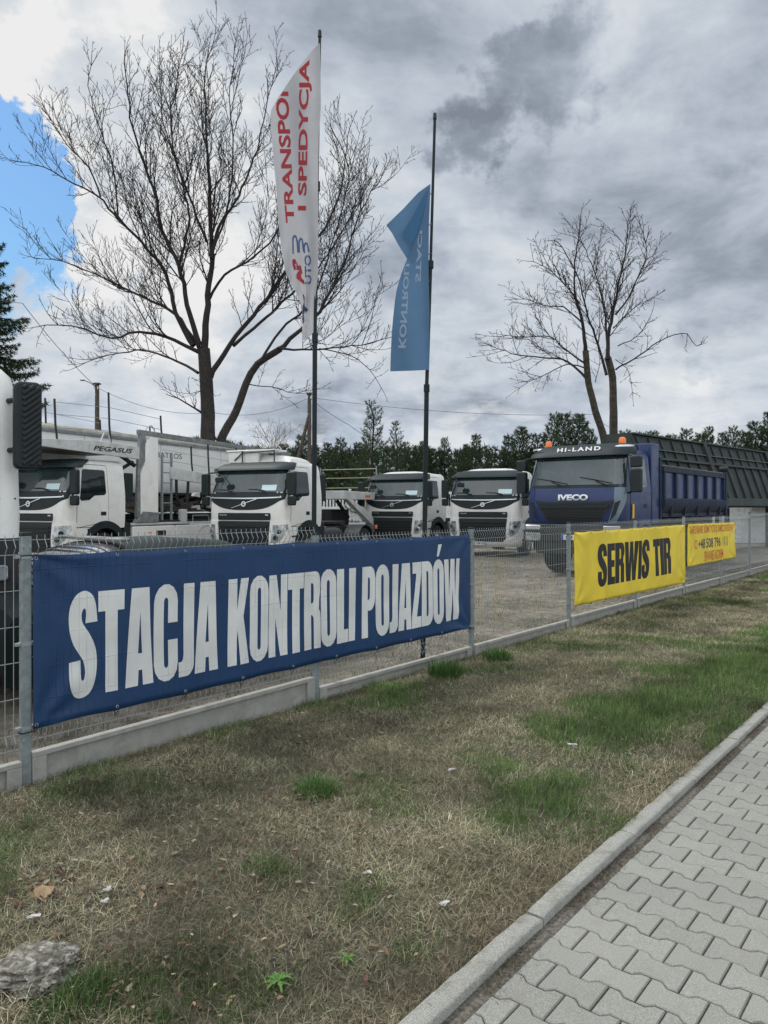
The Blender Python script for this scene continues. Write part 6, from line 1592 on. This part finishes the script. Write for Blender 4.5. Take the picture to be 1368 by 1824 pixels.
spec = [(586, 790), (604, 785), (622, 800), (640, 792), (690, 800), (722, 792), (741, 796), (770, 800), (792, 784), (815, 802), (846, 776), (872, 806), (905, 776), (930, 764), (955, 775), (985, 742), (1008, 738), (1032, 742), (1052, 765), (1110, 772), (1140, 772), (1165, 772),
        (1195, 776), (1225, 768), (1246, 774), (1262, 764), (1284, 772), (1303, 765), (1325, 770), (1345, 755), (1366, 735), (1392, 745), (1420, 740), (560, 796), (530, 800), (505, 792), (455, 800), (430, 798), (1450, 750), (540, 775), (755, 790), (830, 795)]
spec.sort(); cnt = {}
for i, (x, y) in enumerate(spec):
    D = 52+8*rnd.random()+(6 if 1180 < x < 1310 else 0)
    near = 'behind the white trucks' if x < 930 else 'behind the blue tipper truck' if x < 1150 else 'behind the green steel hopper'
    cnt[near] = cnt.get(near, 0)+1
    k = cnt[near]; od = str(k)+('th' if 10 < k < 20 else {1: 'st', 2: 'nd', 3: 'rd'}.get(k % 10, 'th'))
    place_pine(PV[i % 4], x, y, D, '%s pine, %s from the left in the row %s' % (('bushy', 'slender', 'broad', 'ragged')[(i+2) % 4], od, near), rnd.uniform(.9, 1.35), rnd.uniform(0, 6), 'pines %s' % near)
def woods():
    rg = np.random.default_rng(77); P = []; Dn = []
    n = 9000; X = rg.uniform(-45, 60, n); Y = rg.uniform(61, 70, n); hmax = 6.0+1.8*fbm(X*.35, Y*0, 3, 3); Z = hmax*np.sqrt(rg.random(n))
    P = np.stack([X, Y, Z], 1); Dn = np.tile([[0, -.3, .8]], (n, 1))
    V, F, C = needle_cloud(P, Dn, 12, .55, .11, PINE_C, rg, .8)
    me = col_mesh('pine_wood', V, [F], C*.9, M_needle); tag(link('pine_wood', me, M_needle, None, None), 'dense pine wood closing the yard behind the single pines', 'wood', kind='stuff')
woods()
def spruce():
    rg = np.random.default_rng(31); rr = random.Random(31); D = 24; H = 12.3; base = Vector((px(-62, 0, D).x, D, 0))
    root = empty('spruce_tree', base, 0, 'dark spruce with drooping branches at the left edge behind the near truck', 'tree')
    tr = Tubes(); br = Tubes(); PP = []; DD = []
    tr.add([Vector((0, 0, -.1)), Vector((.03, 0, H*.5)), Vector((0, 0, H))], [.24, .13, .02], 9)
    z = 1.0
    while z < H-.2:
        t = z/H; n = rr.randint(5, 7); a0 = rr.uniform(0, 6.28)
        for k in range(n):
            az = a0+2*PI*k/n+rr.gauss(0, .2); Lb = 3.5*(1-t)**.8*rr.uniform(.65, 1.12)+.25; m = max(4, int(Lb/.16)); p = Vector((0, 0, z)); pts = [p.copy()]; el = -.12+.5*t
            for j in range(m):
                e = el-.30*math.sin(PI*j/m)+.45*(j/m)**3; p = p+Vector((math.cos(az)*math.cos(e), math.sin(az)*math.cos(e), math.sin(e)))*(Lb/m); pts.append(p.copy()); d = (pts[-1]-pts[-2]).normalized()
                s = d.cross(Vector((0, 0, 1))).normalized(); w = .55*math.sin(PI*min(.95, (j+1)/m*.85+.1))*(1-t)**.5
                q0 = p
                for sg in (-1, 1):
                    for u in np.arange(.0, w, .10):
                        q = q0+s*sg*u+d*u*.5+Vector((0, 0, -.25*u-rr.uniform(0, .08))); PP.append(q); DD.append(d*.5+s*sg*.7+Vector((0, 0, -.3)))
            br.add(pts, [max(.006, .035*(1-j/m)) for j in range(m+1)], 3)
        z += rr.uniform(.17, .28)
    P = np.array([tuple(p) for p in PP]); Dn = np.array([tuple(d) for d in DD])
    V, F, C = needle_cloud(P, Dn, 15, .14, .026, [(.022, .045, .022), (.03, .06, .026), (.015, .034, .02), (.05, .075, .03)], rg, .7)
    bV = np.concatenate(br.V); bF = np.concatenate(br.F)
    me = col_mesh('crown', np.concatenate([V, bV]), [F, bF+len(V)], np.concatenate([C, np.tile([[.045, .035, .03]], (len(bV), 1))]), M_needle)
    link('crown', me, M_needle, root, None); tr.build('trunk', M_bark, root)
spruce()

# ================================================================== POLES AND LINES
def upole(x, ytop, D, label, brace=False, lamp=False):
    b = px(x, 0, D); r = empty('utility_pole', (b.x, D, 0), 0, label, 'utility pole'); top = CH-(ytop-HY)/FPX*D
    MB().cyl((0, 0, -.2), (0, 0, top), .15, .11, 12).build('shaft', M_wood, r)
    MB().box(-.16, .16, -.16, .16, top-.02, top+.05).build('top_cap', M_wood, r)
    if lamp:
        MB().tube([(0, 0, top-.2), (-.3, -.1, top+.02), (-.6, -.2, top+.16)], .025, 6).build('lamp_arm', M_deck, r)
        MB().box(-.82, -.58, -.28, -.14, top+.13, top+.20).build('lamp_head', M_deck, r, bevel=.02)
    if brace: MB().cyl((-1.55, 0, 1.2), (-.05, 0, top-1.4), .11, .10, 10).build('brace', M_wood, r)
    for s in (-.1, .1): MB().cyl((s, -.16, top-.3), (s, -.16, top-.16), .035, n=8).build('insulator', M_plate, r)
    return r, Vector((b.x, D, top-.2))
_, a1_ = upole(173, 684, 40, 'wooden utility pole with a street lamp arm behind the transporter', lamp=True)
_, a2_ = upole(551, 702, 45, 'wooden utility pole propped by a slanting brace behind the first flagpole', brace=True)
def cable(name, pts, label, sag=.4):
    P = []
    for a, b in zip(pts[:-1], pts[1:]):
        a = Vector(a); b = Vector(b)
        for i in range(16): t = i/16; q = a.lerp(b, t); q.z -= sag*4*t*(1-t); P.append(q)
    P.append(Vector(pts[-1])); o = MB(); o.tube(P, .014, 4); tag(o.build(name, M_tie), label, 'cable')
cable('power_line', [a2_, px(1055, 738, 52), px(1135, 772, 48), px(1500, 850, 40)], 'thin power line running right from the braced pole across the sky')
cable('power_line', [a2_, px(620, 756, 42), px(700, 800, 38)], 'thin wire sloping down right from the braced pole into the pines', .1)
cable('power_line', [px(-60, 500, 30), px(40, 540, 34), a1_], 'thin wire coming in from the left above the spruce', .2)
cable('power_line', [a1_, px(380, 735, 42), a2_], 'thin wire between the two wooden utility poles', .5)
